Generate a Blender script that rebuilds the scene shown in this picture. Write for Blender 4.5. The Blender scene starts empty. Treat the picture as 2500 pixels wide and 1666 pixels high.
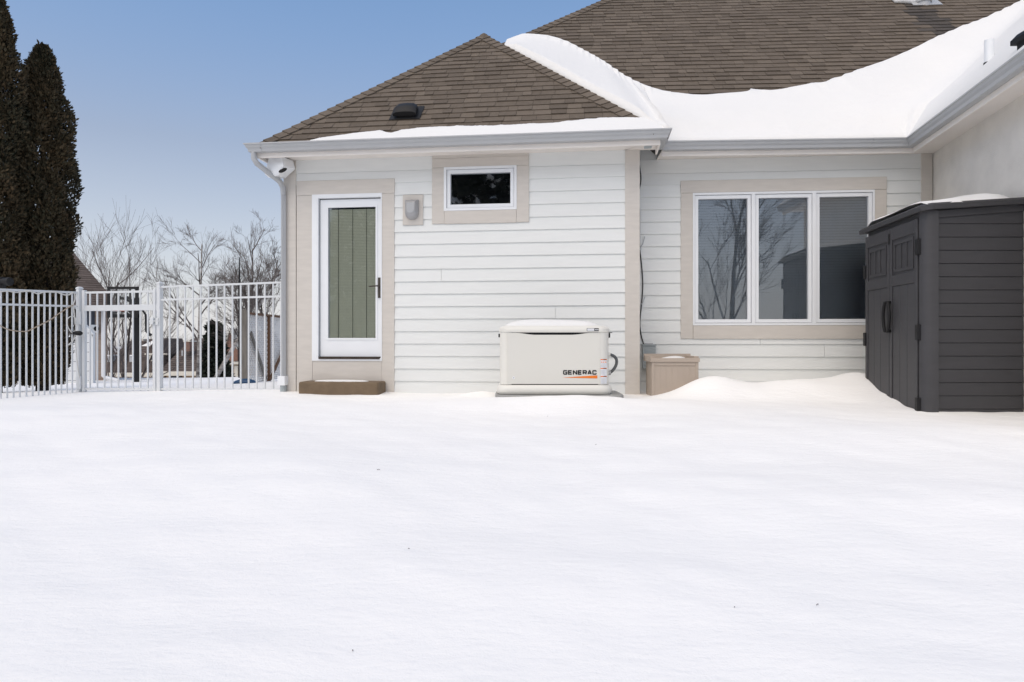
import bpy, bmesh, math, random
import numpy as np
from mathutils import Vector, Matrix
R = math.radians
rng = random.Random(7)
scene = bpy.context.scene
col = scene.collection

# ------------------------------------------------------------------ camera
F, HY, CZ = 1680.0, 835.0, 0.60          # focal length in photo pixels, horizon row, eye height
cam_d = bpy.data.cameras.new('camera')
cam_d.sensor_width = 36.0
cam_d.lens = 36.0 * F / 2500.0
cam_d.shift_y = (HY - 833.0) / 2500.0
cam_d.clip_start, cam_d.clip_end = 0.05, 3000.0
cam = bpy.data.objects.new('camera', cam_d)
col.objects.link(cam)
cam.location = (0, 0, CZ)
cam.rotation_euler = (R(90), 0, 0)
scene.camera = cam

# ------------------------------------------------------------------ sky, sun, exposure
SUN_EL, SUN_AZ = 55.0, 210.0             # azimuth clockwise from +Y (the view direction)
world = bpy.data.worlds.new('World')
scene.world = world
world.use_nodes = True
wn = world.node_tree
bg = wn.nodes['Background']
sky = wn.nodes.new('ShaderNodeTexSky')
sky.sky_type = 'NISHITA'
sky.sun_disc = False
sky.sun_elevation = R(SUN_EL)
sky.sun_rotation = R(SUN_AZ)
sky.air_density = 1.0
sky.dust_density = 1.6
sky.ozone_density = 2.4
# a thin pale veil that thickens evenly all round towards the horizon
tc = wn.nodes.new('ShaderNodeTexCoord')
sx_ = wn.nodes.new('ShaderNodeSeparateXYZ')
wn.links.new(tc.outputs['Generated'], sx_.inputs[0])
def ramp(cols):
    n_ = wn.nodes.new('ShaderNodeValToRGB')
    n_.color_ramp.elements[1].position = .48
    for p_ in (.12, .26):
        n_.color_ramp.elements.new(p_)
    for e_, c_ in zip(n_.color_ramp.elements, cols):
        e_.color = (*c_, 1)
    wn.links.new(sx_.outputs['Z'], n_.inputs[0])
    return n_


vf = ramp([(v_, v_, v_) for v_ in (.95, .66, .45, .18)])
vc = ramp([(.88, .90, .95), (.70, .72, .82), (.44, .46, .57), (.14, .45, 1.0)])
vs_ = wn.nodes.new('ShaderNodeVectorMath')
vs_.operation = 'SCALE'
vs_.inputs['Scale'].default_value = 5.0
wn.links.new(vc.outputs[0], vs_.inputs[0])
vm = wn.nodes.new('ShaderNodeMix')
vm.data_type = 'RGBA'
wn.links.new(vs_.outputs[0], vm.inputs['B'])
wn.links.new(vf.outputs[0], vm.inputs['Factor'])
wn.links.new(sky.outputs[0], vm.inputs['A'])
wn.links.new(vm.outputs['Result'], bg.inputs[0])
bg.inputs[1].default_value = 0.12
sun_d = bpy.data.lights.new('sun', 'SUN')
sun_d.energy = 1.25
sun_d.angle = R(80)
sun_d.color = (1.0, 0.875, 0.68)
sun = bpy.data.objects.new('sun', sun_d)
col.objects.link(sun)
sun.location = (0, 0, 30)
_sd = Vector((math.sin(R(SUN_AZ)) * math.cos(R(SUN_EL)), math.cos(R(SUN_AZ)) * math.cos(R(SUN_EL)), math.sin(R(SUN_EL))))
sun.rotation_euler = _sd.to_track_quat('Z', 'Y').to_euler()
scene.view_settings.view_transform = 'Standard'
scene.view_settings.look = 'None'
scene.view_settings.gamma = 1.0
scene.view_settings.use_curve_mapping = False
scene.view_settings.exposure = 0.60
scene.view_settings.use_white_balance = True      # balanced for the shade, as the photograph is
scene.view_settings.white_balance_temperature = 6900
scene.view_settings.white_balance_tint = 10

# ------------------------------------------------------------------ helpers
WLOC = {}                                 # world location of every object (none of the parents is rotated)


class Fr:
    """a vertical working frame: x along a wall, y into it, z up"""
    def __init__(s, ang=0.0, ox=0.0, oy=0.0):
        a = R(ang)
        s.xd, s.yd, s.o = (math.cos(a), -math.sin(a)), (math.sin(a), math.cos(a)), (ox, oy)

    def w(s, x, y, z):
        return (s.o[0] + s.xd[0] * x + s.yd[0] * y, s.o[1] + s.xd[1] * x + s.yd[1] * y, z)

    def at(s, px, py, yc=0.0):
        """measure: photo pixel -> (x, z) on this frame's plane y = yc"""
        u, v = (px - 1250) / F, (HY - py) / F
        t = (yc + s.yd[0] * s.o[0] + s.yd[1] * s.o[1]) / (s.yd[0] * u + s.yd[1])
        return ((t * u - s.o[0]) * s.xd[0] + (t - s.o[1]) * s.xd[1], CZ + v * t)


WORLD = Fr()


def P3(px, py, Y):
    return Vector(((px - 1250) / F * Y, Y, CZ + (HY - py) / F * Y))


class MB:
    def __init__(s, fr=WORLD):
        s.v, s.f, s.fr = [], [], fr

    def add(s, vs, fs):
        b = len(s.v)
        s.v += [s.fr.w(*p) for p in vs]
        s.f += [tuple(b + i for i in f) for f in fs]
        return s

    def box(s, x0, x1, y0, y1, z0, z1):
        return s.add([(x0, y0, z0), (x1, y0, z0), (x1, y1, z0), (x0, y1, z0), (x0, y0, z1), (x1, y0, z1), (x1, y1, z1), (x0, y1, z1)],
                     [(0, 3, 2, 1), (4, 5, 6, 7), (0, 1, 5, 4), (1, 2, 6, 5), (2, 3, 7, 6), (3, 0, 4, 7)])

    def prism(s, poly, y0, y1):
        """poly: (x, z) counter-clockwise seen from -y"""
        n = len(poly)
        return s.add([(x, y0, z) for x, z in poly] + [(x, y1, z) for x, z in poly],
                     [tuple(range(n)), tuple(range(2 * n - 1, n - 1, -1))] + [((i + 1) % n, i, n + i, n + (i + 1) % n) for i in range(n)])

    def loft(s, loops, cap=True):
        n = len(loops[0])
        vs = [p for l in loops for p in l]
        fs = []
        for k in range(len(loops) - 1):
            for i in range(n):
                j = (i + 1) % n
                fs.append((k * n + i, k * n + j, (k + 1) * n + j, (k + 1) * n + i))
        if cap:
            fs += [tuple(range(n - 1, -1, -1)), tuple(range((len(loops) - 1) * n, len(loops) * n))]
        return s.add(vs, fs)

    def tube(s, pts, rad, n=8, cap=True):
        pts = [Vector(p) for p in pts]
        if not hasattr(rad, '__len__'):
            rad = [rad] * len(pts)
        loops, up = [], None
        for i, p in enumerate(pts):
            d = (pts[min(i + 1, len(pts) - 1)] - pts[max(i - 1, 0)]).normalized()
            if up is None:
                up = Vector((0, 0, 1)) if abs(d.z) < .9 else Vector((1, 0, 0))
            a = d.cross(up).normalized()
            b = a.cross(d).normalized()
            up = b
            loops.append([tuple(p + (a * math.cos(6.28318 * k / n) + b * math.sin(6.28318 * k / n)) * rad[i]) for k in range(n)])
        return s.loft(loops, cap)

    def sweep(s, path, prof, closed=True):
        """prof: (inward offset, z) swept along a plan polyline with mitred corners; inward = left of travel"""
        loops = []
        for i, p in enumerate(path):
            ns = []
            for a, b in ((i - 1, i), (i, i + 1)):
                if a >= 0 and b < len(path):
                    dx, dy = path[b][0] - path[a][0], path[b][1] - path[a][1]
                    l = math.hypot(dx, dy)
                    ns.append((-dy / l, dx / l))
            if len(ns) == 1:
                m = ns[0]
            else:
                k = 1 + ns[0][0] * ns[1][0] + ns[0][1] * ns[1][1]
                m = ((ns[0][0] + ns[1][0]) / k, (ns[0][1] + ns[1][1]) / k)
            loops.append([(p[0] + m[0] * o, p[1] + m[1] * o, z) for o, z in prof])
        return s.loft(loops)

    def build(s, name, mat, parent=None, smooth=False, bevel=0.0, seg=2, origin=None, recalc=True):
        v = np.array(s.v, dtype=float)
        lo, hi = v.min(0), v.max(0)
        org = Vector(origin) if origin is not None else Vector(((lo[0] + hi[0]) / 2, (lo[1] + hi[1]) / 2, lo[2]))
        me = bpy.data.meshes.new(name)
        me.from_pydata((v - np.array(org)).tolist(), [], s.f)
        if recalc or bevel:
            bm = bmesh.new()
            bm.from_mesh(me)
            if recalc:
                bmesh.ops.recalc_face_normals(bm, faces=bm.faces)
            if bevel:
                es = [e for e in bm.edges if len(e.link_faces) == 2 and e.calc_face_angle(0) > .5]
                bmesh.ops.bevel(bm, geom=es, offset=bevel, segments=seg, profile=.6, affect='EDGES', clamp_overlap=True)
            bm.to_mesh(me)
            bm.free()
        if smooth:
            for p in me.polygons:
                p.use_smooth = True
            if smooth == 'auto':
                try:
                    me.set_sharp_from_angle(angle=R(40))
                except Exception:
                    pass
        if mat:
            me.materials.append(mat)
        return link(bpy.data.objects.new(name, me), org, parent)


def link(o, wloc, parent=None):
    col.objects.link(o)
    wloc = Vector(wloc)
    o.location = wloc - (WLOC[parent.name] if parent else Vector((0, 0, 0)))
    o.parent = parent
    WLOC[o.name] = wloc
    return o


def tag(o, label=None, cat=None, group=None, kind=None):
    if label: o['label'] = label
    if cat: o['category'] = cat
    if group: o['group'] = group
    if kind: o['kind'] = kind
    return o


def thing(name, loc, label, cat, group=None):
    o = bpy.data.objects.new(name, None)
    o.empty_display_size = .2
    link(o, loc)
    return tag(o, label, cat, group)


# ------------------------------------------------------------------ materials
def mat(name, c, rough=.6, var=.0, scale=6.0, bump=0.0, bscale=60.0, metal=0.0, c2=None, stretch=(1, 1, 1), island=0.0, spec=None):
    m = bpy.data.materials.new(name)
    m.use_nodes = True
    nt = m.node_tree
    b = nt.nodes['Principled BSDF']
    b.inputs['Roughness'].default_value = rough
    b.inputs['Metallic'].default_value = metal
    if spec is not None:
        b.inputs['Specular IOR Level'].default_value = spec
    c = tuple(c)
    if c2 is None:
        c2 = tuple(x * (1 - var) for x in c)
    geo = nt.nodes.new('ShaderNodeNewGeometry')
    mp = nt.nodes.new('ShaderNodeMapping')
    mp.inputs['Scale'].default_value = stretch
    nt.links.new(geo.outputs['Position'], mp.inputs['Vector'])
    out = None
    if var or c2 != c:
        nz = nt.nodes.new('ShaderNodeTexNoise')
        nz.inputs['Scale'].default_value = scale
        nz.inputs['Detail'].default_value = 5
        nt.links.new(mp.outputs[0], nz.inputs['Vector'])
        rp = nt.nodes.new('ShaderNodeMapRange')
        rp.inputs['From Min'].default_value = .3
        rp.inputs['From Max'].default_value = .7
        nt.links.new(nz.outputs['Fac'], rp.inputs['Value'])
        fac = rp.outputs[0]
        if island:
            oi = nt.nodes.new('ShaderNodeObjectInfo')
            ad = nt.nodes.new('ShaderNodeMath'); ad.operation = 'ADD'
            nt.links.new(oi.outputs['Random'], ad.inputs[0])
            nt.links.new(geo.outputs['Random Per Island'], ad.inputs[1])
            fr = nt.nodes.new('ShaderNodeMath'); fr.operation = 'FRACT'
            nt.links.new(ad.outputs[0], fr.inputs[0])
            mx0 = nt.nodes.new('ShaderNodeMix')
            mx0.inputs['Factor'].default_value = island
            nt.links.new(fac, mx0.inputs['A'])
            nt.links.new(fr.outputs[0], mx0.inputs['B'])
            fac = mx0.outputs[0]
        mx = nt.nodes.new('ShaderNodeMix')
        mx.data_type = 'RGBA'
        mx.inputs['A'].default_value = (*c, 1)
        mx.inputs['B'].default_value = (*c2, 1)
        nt.links.new(fac, mx.inputs['Factor'])
        nt.links.new(mx.outputs['Result'], b.inputs['Base Color'])
    else:
        b.inputs['Base Color'].default_value = (*c, 1)
    if bump:
        n2 = nt.nodes.new('ShaderNodeTexNoise')
        n2.inputs['Scale'].default_value = bscale
        n2.inputs['Detail'].default_value = 6
        nt.links.new(mp.outputs[0], n2.inputs['Vector'])
        bp = nt.nodes.new('ShaderNodeBump')
        bp.inputs['Strength'].default_value = bump
        bp.inputs['Distance'].default_value = .02
        nt.links.new(n2.outputs['Fac'], bp.inputs['Height'])
        nt.links.new(bp.outputs[0], b.inputs['Normal'])
    return m


def glass(name, tint, ior):
    m = bpy.data.materials.new(name)
    m.use_nodes = True
    nt = m.node_tree
    nt.nodes.remove(nt.nodes['Principled BSDF'])
    tr = nt.nodes.new('ShaderNodeBsdfTransparent'); tr.inputs[0].default_value = (*tint, 1)
    gl = nt.nodes.new('ShaderNodeBsdfGlossy'); gl.inputs['Roughness'].default_value = .01
    gl.inputs['Color'].default_value = (.95, .97, 1, 1)
    fn = nt.nodes.new('ShaderNodeFresnel'); fn.inputs['IOR'].default_value = ior
    nz = nt.nodes.new('ShaderNodeTexNoise'); nz.inputs['Scale'].default_value = 1.3
    bp = nt.nodes.new('ShaderNodeBump'); bp.inputs['Strength'].default_value = .02; bp.inputs['Distance'].default_value = .02
    nt.links.new(nz.outputs['Fac'], bp.inputs['Height'])
    nt.links.new(bp.outputs[0], gl.inputs['Normal'])
    mx = nt.nodes.new('ShaderNodeMixShader')
    nt.links.new(fn.outputs[0], mx.inputs[0])
    nt.links.new(tr.outputs[0], mx.inputs[1])
    nt.links.new(gl.outputs[0], mx.inputs[2])
    nt.links.new(mx.outputs[0], nt.nodes['Material Output'].inputs[0])
    return m


M = {}
def snow_mat(name, c, c2):
    m = mat(name, c, .75, .02, .9, .12, 40, c2=c2, spec=.25)
    nt = m.node_tree
    bs = nt.nodes['Principled BSDF']
    old = bs.inputs['Normal'].links[0].from_node
    geo = nt.nodes.new('ShaderNodeNewGeometry')
    h = old
    for sc, st, amt, dist in (((1.0, 3.2, 1.0), 5.5, .22, .03), ((1.0, 2.2, 1.0), 17.0, .26, .012), ((1, 1, 1), 130.0, .30, .004)):
        mp = nt.nodes.new('ShaderNodeMapping'); mp.inputs['Scale'].default_value = sc
        mp.inputs['Rotation'].default_value = (0, 0, .22)
        nt.links.new(geo.outputs['Position'], mp.inputs['Vector'])
        nz = nt.nodes.new('ShaderNodeTexNoise'); nz.inputs['Scale'].default_value = st; nz.inputs['Detail'].default_value = 4
        nt.links.new(mp.outputs[0], nz.inputs['Vector'])
        bp = nt.nodes.new('ShaderNodeBump'); bp.inputs['Strength'].default_value = amt; bp.inputs['Distance'].default_value = dist
        nt.links.new(nz.outputs['Fac'], bp.inputs['Height'])
        nt.links.new(h.outputs[0], bp.inputs['Normal'])
        h = bp
    nt.links.new(h.outputs[0], bs.inputs['Normal'])
    return m


M['snow'] = snow_mat('snow', (.91, .90, .88), (.885, .88, .865))
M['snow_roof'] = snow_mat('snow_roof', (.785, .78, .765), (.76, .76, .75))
M['siding'] = mat('siding_paint', (.76, .775, .76), .5, .05, 3.0, .10, 30, stretch=(1, 1, 9), island=.25)
M['trim'] = mat('trim_paint', (.615, .575, .525), .6, .08, 5.0, .12, 40, stretch=(1, 1, 5))
M['soffit'] = mat('soffit_paint', (.82, .77, .72), .6, .05, 3.0)
M['gutter'] = mat('gutter_aluminium', (.42, .43, .44), .4, .05, 3.0, 0.02, 20)
M['stucco'] = mat('stucco', (.76, .73, .68), .9, .12, 4.0, .5, 120)
M['shingle'] = mat('asphalt_shingle', (.095, .074, .055), .95, .0, 18.0, .35, 160, c2=(.162, .130, .100), island=.66)
M['deck'] = mat('roof_underlay', (.05, .042, .036), .95, .1)
M['vinyl'] = mat('white_vinyl', (.80, .82, .84), .4, .03, 5.0)
M['gasket'] = mat('black_gasket', (.03, .03, .032), .6)
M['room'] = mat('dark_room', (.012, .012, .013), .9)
M['blind_blue'] = mat('grey_blind', (.42, .46, .50), .7, .05)
M['blind_green'] = mat('olive_blind', (.57, .58, .45), .7, .05)
M['glass'] = glass('window_glass', (.97, .98, .98), 1.95)
M['glass_door'] = glass('door_glass', (.97, .98, .98), 1.45)
M['bronze'] = mat('brushed_bronze', (.12, .105, .09), .35, .1, metal=.8)
M['step'] = mat('brown_concrete', (.19, .135, .085), .9, .25, 7.0, .4, 60)
M['rust'] = mat('brown_earth', (.06, .045, .035), .95, .4, 12, .6, 50)
M['gen'] = mat('cream_enamel', (.70, .685, .63), .42, .03, 2.0, .02, 30)
M['gen2'] = mat('cream_plastic', (.73, .715, .66), .45, .03, 2.0)
M['black'] = mat('black_plastic', (.014, .014, .015), .55, .1, spec=.25)
M['blackp'] = mat('black_print', (.012, .012, .012), .5)
M['orange'] = mat('orange_print', (.83, .19, .01), .5)
M['white'] = mat('white_print', (.80, .81, .83), .5)
M['greyp'] = mat('grey_print', (.45, .46, .50), .5)
M['conc'] = mat('grey_concrete', (.36, .36, .345), .9, .2, 9, .4, 70)
M['bin'] = mat('beige_resin', (.46, .385, .32), .55, .06, 4, .05, 40)
M['shed'] = mat('charcoal_resin', (.047, .046, .050), .55, .12, 3.5, .16, 70, stretch=(1, 1, 6))
M['shed_roof'] = mat('charcoal_roof_resin', (.042, .041, .044), .55, .1, 4, .1, 50)
M['box'] = mat('grey_box_paint', (.36, .40, .41), .5, .06)
M['lampm'] = mat('cast_grey_metal', (.40, .40, .41), .5, .08, metal=.3)
M['wire'] = mat('black_wire', (.02, .02, .022), .6)
M['tie'] = mat('grey_tie', (.40, .43, .45), .5)
M['cord'] = mat('tan_cord', (.40, .32, .24), .7, .1)
M['cordw'] = mat('white_cord', (.62, .61, .58), .6)
M['fence'] = mat('white_fence_coating', (.64, .66, .675), .4, .03, 5)
M['arbor'] = mat('arborvitae_leaf', (.013, .019, .008), .85, .0, 1.6, c2=(.085, .052, .022), island=.55)
M['spruce'] = mat('spruce_leaf', (.012, .018, .011), .85, .0, 1.4, c2=(.035, .042, .024), island=.6)
M['bark'] = mat('dark_bark', (.055, .042, .034), .95, .3, 8)
M['twig'] = mat('grey_brown_twig', (.15, .125, .115), .95, .3, 3)
M['birch'] = mat('birch_bark', (.50, .47, .44), .8, .0, 3.5, c2=(.10, .085, .075), stretch=(1, 1, 3))
M['wood'] = mat('weathered_wood', (.20, .185, .165), .9, .35, 6, .3, 40, stretch=(4, 4, .6))
M['woodb'] = mat('brown_stained_wood', (.15, .075, .038), .8, .25, 5, stretch=(4, 4, .6))
M['lattice'] = mat('white_lattice', (.66, .66, .66), .7, .08)
M['slate'] = mat('slate_blue_siding', (.075, .085, .115), .7, .1)
M['brick'] = mat('tan_brick', (.33, .235, .19), .9, .0, 6, c2=(.46, .36, .29), island=.6)
M['mortar'] = mat('mortar', (.42, .38, .34), .95, .1)
M['farroof'] = mat('far_brown_roof', (.072, .055, .047), .95, .0, 2.5, c2=(.125, .098, .085), island=.7)
M['tan'] = mat('tan_stucco', (.40, .29, .19), .9, .1)
M['cream'] = mat('cream_trim', (.62, .58, .50), .8, .05)
M['farbrick'] = mat('red_brick_far', (.27, .15, .11), .9, .25, 9)
M['blue'] = mat('blue_plastic', (.010, .05, .12), .5, .1)
M['fglass'] = mat('far_window', (.03, .035, .045), .15)
M['acryl'] = glass('clear_acrylic', (.93, .94, .95), 1.3)

# ------------------------------------------------------------------ ground: one snow sheet out to the horizon
_wr = np.random.RandomState(3)
_waves = [(_wr.uniform(0, 6.283), 2 * math.pi / _wr.uniform(.9, 4.5), _wr.uniform(0, 6.283)) for _ in range(22)]
_fine = [(_wr.normal(1.35, .45), 2 * math.pi / _wr.uniform(.22, .7), _wr.uniform(0, 6.283)) for _ in range(18)]


def sstep(t):
    t = np.clip(t, 0, 1)
    return t * t * (3 - 2 * t)


def ground(X, Y):
    X, Y = np.asarray(X, float), np.asarray(Y, float)
    z = np.full(np.broadcast(X, Y).shape, -.045)
    yy = np.clip(6.9 - Y, 0, 14)
    z = z - .14 * yy * yy / (yy + 1.5)
    z = z - .035 * np.clip(-3 - X, 0, 8) - .03 * np.clip(Y - 11, 0, 13)
    z = z - 5.0 * sstep((Y - 25) / 16)
    for bx, by, a, sx, sy in ((2.20, 7.70, .228, .42, .30), (2.95, 7.80, .17, .55, .36), (3.6, 7.9, .14, .55, .42), (4.08, 8.1, .19, .40, .36),
                              (4.35, 7.4, .12, .5, .6), (-.35, 7.75, .075, .30, .30), (.45, 6.98, .118, 1.1, .36), (3.3, 5.4, .06, 1.3, .55),
                              (1.9, 4.0, .05, 1.5, .5), (-1.6, 4.4, .06, 1.4, .6), (-4.5, 6.3, .07, 1.6, .8), (4.3, 3.4, .09, 1.2, .7), (0.2, 3.0, .05, .8, .4)):
        z = z + a * np.exp(-((X - bx) / sx) ** 2 - ((Y - by) / sy) ** 2)
    n = np.zeros_like(z)
    for th, k, ph in _waves:
        n = n + np.sin(k * (X * math.cos(th) + Y * math.sin(th)) + ph)
    n2 = np.zeros_like(z)
    for th, k, ph in _fine:
        n2 = n2 + np.sin(k * (X * math.cos(th) + Y * math.sin(th)) + ph + .8 * np.sin(.9 * X + ph))
    near = np.exp(-np.clip(Y - 8.3, 0, 99) * 1.6) * .8 + .2
    z = z + (.0030 * n) * near + .0011 * n2 * near
    return z


def gz(x, y):
    return float(ground(x, y))


def axis(lo, a, b, hi, step, g=1.22):
    c = list(np.arange(a, b + 1e-6, step))
    s, x = step, b
    while x < hi:
        s *= g; x += s; c.append(x)
    s, x = step, a
    while x > lo:
        s *= g; x -= s; c.insert(0, x)
    return np.array(c)


gx, gy = axis(-500, -8.5, 6.2, 500, .06), axis(-300, 1.6, 11.5, 900, .06, 1.07)
GX, GY = np.meshgrid(gx, gy)
GZ = ground(GX, GY)
nx, ny = len(gx), len(gy)
gm = bpy.data.meshes.new('snowy_ground')
_i = np.arange(nx * ny).reshape(ny, nx)
_f = np.stack([_i[:-1, :-1], _i[:-1, 1:], _i[1:, 1:], _i[1:, :-1]], -1).reshape(-1, 4)
gm.from_pydata(np.stack([GX, GY, GZ], -1).reshape(-1, 3).tolist(), [], _f.tolist())
for p in gm.polygons:
    p.use_smooth = True
gm.materials.append(M['snow'])
tag(link(bpy.data.objects.new('snowy_ground', gm), (0, 0, 0)), 'smooth snow covered back yard', None, None, 'structure')

# ------------------------------------------------------------------ the house
B = Fr(6.7, (698 - 1250) / F * 8.94, 8.94)          # projecting block: x = 0 at its left corner
W = Fr(5.0, (1610 - 1250) / F * 8.88, 8.88)         # recessed wall with the big window
house = thing('house', B.w(2.2, .1, -.06), 'white lap sided house with brown shingle roof and beige trim', 'house')
ZS, ZG, ZGB = 2.947, 3.045, 2.945                   # soffit, gutter lip, gutter bottom
PITCH = .1576
BX1 = 4.506                                         # right corner of the block


def wall_mesh(fr, x0, x1, z0, z1, holes, y0, y1):
    mb = MB(fr)
    xs = sorted({x0, x1, *[h[0] for h in holes], *[h[1] for h in holes]})
    zs = sorted({z0, z1, *[h[2] for h in holes], *[h[3] for h in holes]})
    for a, b in zip(xs, xs[1:]):
        for c, d in zip(zs, zs[1:]):
            mx, mz = (a + b) / 2, (c + d) / 2
            if not any(h[0] < mx < h[1] and h[2] < mz < h[3] for h in holes):
                mb.box(a, b, y0, y1, c, d)
    return mb


def rect(fr, pl, pt, pr, pb, yc=0.0):
    """pixel rectangle -> x0, x1, z0, z1 on a wall plane (left/top measured at the left edge, right/bottom averaged)"""
    x0, zt = fr.at(pl, pt, yc)
    x1, _ = fr.at(pr, pt, yc)
    _, zb = fr.at(pl, pb, yc)
    return x0, x1, zb, zt


def siding(fr, wall, z_line, x0, x1, zlo, zhi, holes):
    k0 = int(math.floor((zlo - z_line) / PITCH))
    k = k0
    while True:
        zb = z_line + k * PITCH
        k += 1
        if zb > zhi - .02:
            break
        zt = min(zb + PITCH + .012, zhi)
        zb = max(zb, zlo)
        if zt - zb < .03:
            continue
        cuts = sorted([(h[0], h[1]) for h in holes if h[2] < zb + .9 * PITCH and h[3] > zb + .02])
        spans, a = [], x0
        for c, d in cuts:
            if c > a: spans.append((a, c))
            a = max(a, d)
        if a < x1: spans.append((a, x1))
        for sp_ in list(spans):
            if sp_[1] - sp_[0] > 2.3 and rng.random() < .2:
                c_ = rng.uniform(sp_[0] + .6, sp_[1] - .6)
                spans.remove(sp_)
                spans += [(sp_[0], c_ - .0008), (c_ + .0008, sp_[1])]
        for a, b in spans:
            mb = MB(fr)
            j = [rng.uniform(-.0012, .0012) for _ in range(2)]
            prof = [(-.021 + j[0], zb), (-.002, zb), (-.002, zt), (-.005, zt)]
            mb.add([(a + .001, y, z + j[0] * .6) for y, z in prof] + [(b - .001, y, z + j[1] * .6) for y, z in prof],
                   [(0, 1, 2, 3), (7, 6, 5, 4), (0, 4, 5, 1), (1, 5, 6, 2), (2, 6, 7, 3), (3, 7, 4, 0)])
            mb.build('siding_board', M['siding'], wall)


# openings on the block wall
door_h = rect(B, 764, 477, 934, 881)
win_h = rect(B, 1085, 410, 1262, 516)
win_h = (win_h[0], win_h[1], win_h[2] - .003, win_h[3] - .003)
wallb = wall_mesh(B, 0, BX1, -.5, ZS + .25, [door_h, win_h], 0, .14)
wallb.box(0, .14, .14, 4.6, -.5, ZS + .25).box(BX1 - .14, BX1, .14, 1.0, -.5, ZS + .25)
wall1 = wallb.build('wall', M['siding'], house)
zrow = B.at(968, 477.1)[1]
dt = rect(B, 725.7, 444, 964.5, 952)
wt = rect(B, 1056, 392, 1292, 548)
cut_d = (.0, door_h[1] + .06, -.3, door_h[3] + .05)
cut_w = (win_h[0] - .08, win_h[1] + .08, win_h[2] - .08, ZS)
ZF = 2.787
siding(B, wall1, zrow, .145, B.at(1527, 500)[0], -.064, ZF - .012, [cut_d, cut_w])
for a, b in ((.145, cut_w[0]), (cut_w[1], B.at(1527, 400)[0])):
    MB(B).box(a, b, -.012, 0, ZF - .008, ZS).build('frieze_board', M['siding'], wall1)
MB(B).box(-.022, .145, -.024, 0, -.07, ZS).box(-.022, 0, 0, .14, -.07, ZS).build('corner_board', M['trim'], wall1)
cbx = B.at(1526, 500)[0]
MB(B).box(cbx, BX1 + .022, -.024, 0, -.062, ZS).box(BX1, BX1 + .022, 0, .46, -.062, ZS).build('corner_board', M['trim'], wall1)
MB(B).box(.2, BX1, -.006, .1, -.12, -.066).build('sill_flashing', M['rust'], wall1)


def framed(fr, parent, outer, inner, y0, y1, name, m, bev=0.0):
    """a mitred-looking four-board frame as one mesh"""
    (a, b, c, d), (e, f, g, h) = outer, inner
    mb = MB(fr)
    mb.box(a, e, y0, y1, c, d).box(f, b, y0, y1, c, d).box(e, f, y0, y1, c, g).box(e, f, y0, y1, h, d)
    return mb.build(name, m, parent)


def part_empty(name, wloc, parent, label=None):
    o = bpy.data.objects.new(name, None)
    o.empty_display_size = .1
    link(o, wloc, parent)
    if label: o['label'] = label
    return o


# ---- patio door
door = part_empty('door', B.w((door_h[0] + door_h[1]) / 2, 0, door_h[2]), house, 'white full glass door with olive blind and dark lever handle')
x0, x1, z0, z1 = dt
MB(B).box(x0, x1, -.030, 0, door_h[3] - .004, dt[3]).build('trim_board', M['trim'], door, bevel=.003, seg=1)
MB(B).box(x0 + .003, door_h[0] + .004, -.026, 0, -.055, door_h[3] - .006).build('trim_board', M['trim'], door, bevel=.003, seg=1)
MB(B).box(door_h[1] - .004, x1 - .003, -.026, 0, -.055, door_h[3] - .006).build('trim_board', M['trim'], door, bevel=.003, seg=1)
MB(B).box(door_h[0] + .006, door_h[1] - .006, -.022, 0, -.05, door_h[2]).build('trim_board', M['trim'], door)
sl = rect(B, 781, 488, 929, 871)
framed(B, door, door_h, (sl[0] - .012, sl[1] + .012, sl[2] - .018, sl[3] + .012), -.034, .10, 'door_frame', M['vinyl'])
framed(B, door, (sl[0] - .011, sl[1] + .011, sl[2] - .017, sl[3] + .011), (sl[0], sl[1], sl[2], sl[3]), .03, .09, 'weather_seal', M['gasket'])
gl = rect(B, 800, 507, 917, 826)
framed(B, door, (sl[0] + .001, sl[1] - .001, sl[2] + .001, sl[3] - .001), (gl[0], gl[1], gl[2], gl[3]), .012, .055, 'door_leaf', M['vinyl'])
framed(B, door, (gl[0] - .022, gl[1] + .022, gl[2] - .022, gl[3] + .022), (gl[0] + .002, gl[1] - .002, gl[2] + .002, gl[3] - .002), .004, .011, 'glazing_bead', M['vinyl'])
MB(B).box(gl[0], gl[1], .030, .036, gl[2], gl[3]).build('glass_pane', M['glass_door'], door)
bl = MB(B)
n = 86
for i in range(n):
    z = gl[2] + (i + .5) * (gl[3] - gl[2] - .02) / n
    bl.add([(gl[0] + .006, .046, z - .009), (gl[1] - .006, .046, z - .009), (gl[1] - .006, .052, z + .010), (gl[0] + .006, .052, z + .010)], [(0, 1, 2, 3)])
blind = bl.build('blind', M['blind_green'], door, recalc=False)
for k in (.2, .5, .79):
    x = gl[0] + k * (gl[1] - gl[0])
    MB(B).box(x - .0022, x + .0022, .042, .044, gl[2], gl[3]).build('blind_cord', M['black'], door)
MB(B).box(sl[0], sl[1], -.045, .06, sl[2] - .03, sl[2] - .004).build('threshold', M['rust'], door)
hx, hz = B.at(926, 703)
hb = MB(B).box(hx - .017, hx + .017, -.006, .012, hz - .13, hz + .13)
hb.tube([(hx, -.006, hz + .02), (hx, -.05, hz + .02), (hx - .02, -.06, hz + .02), (hx - .12, -.058, hz + .012)], [.011, .011, .010, .008], 8)
hb.build('door_handle', M['bronze'], door, bevel=.003, seg=1)
MB(B).box(door_h[0] - .1, door_h[1] + .1, .9, .95, -.4, 2.7).build('room_backing', M['room'], house)

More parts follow.
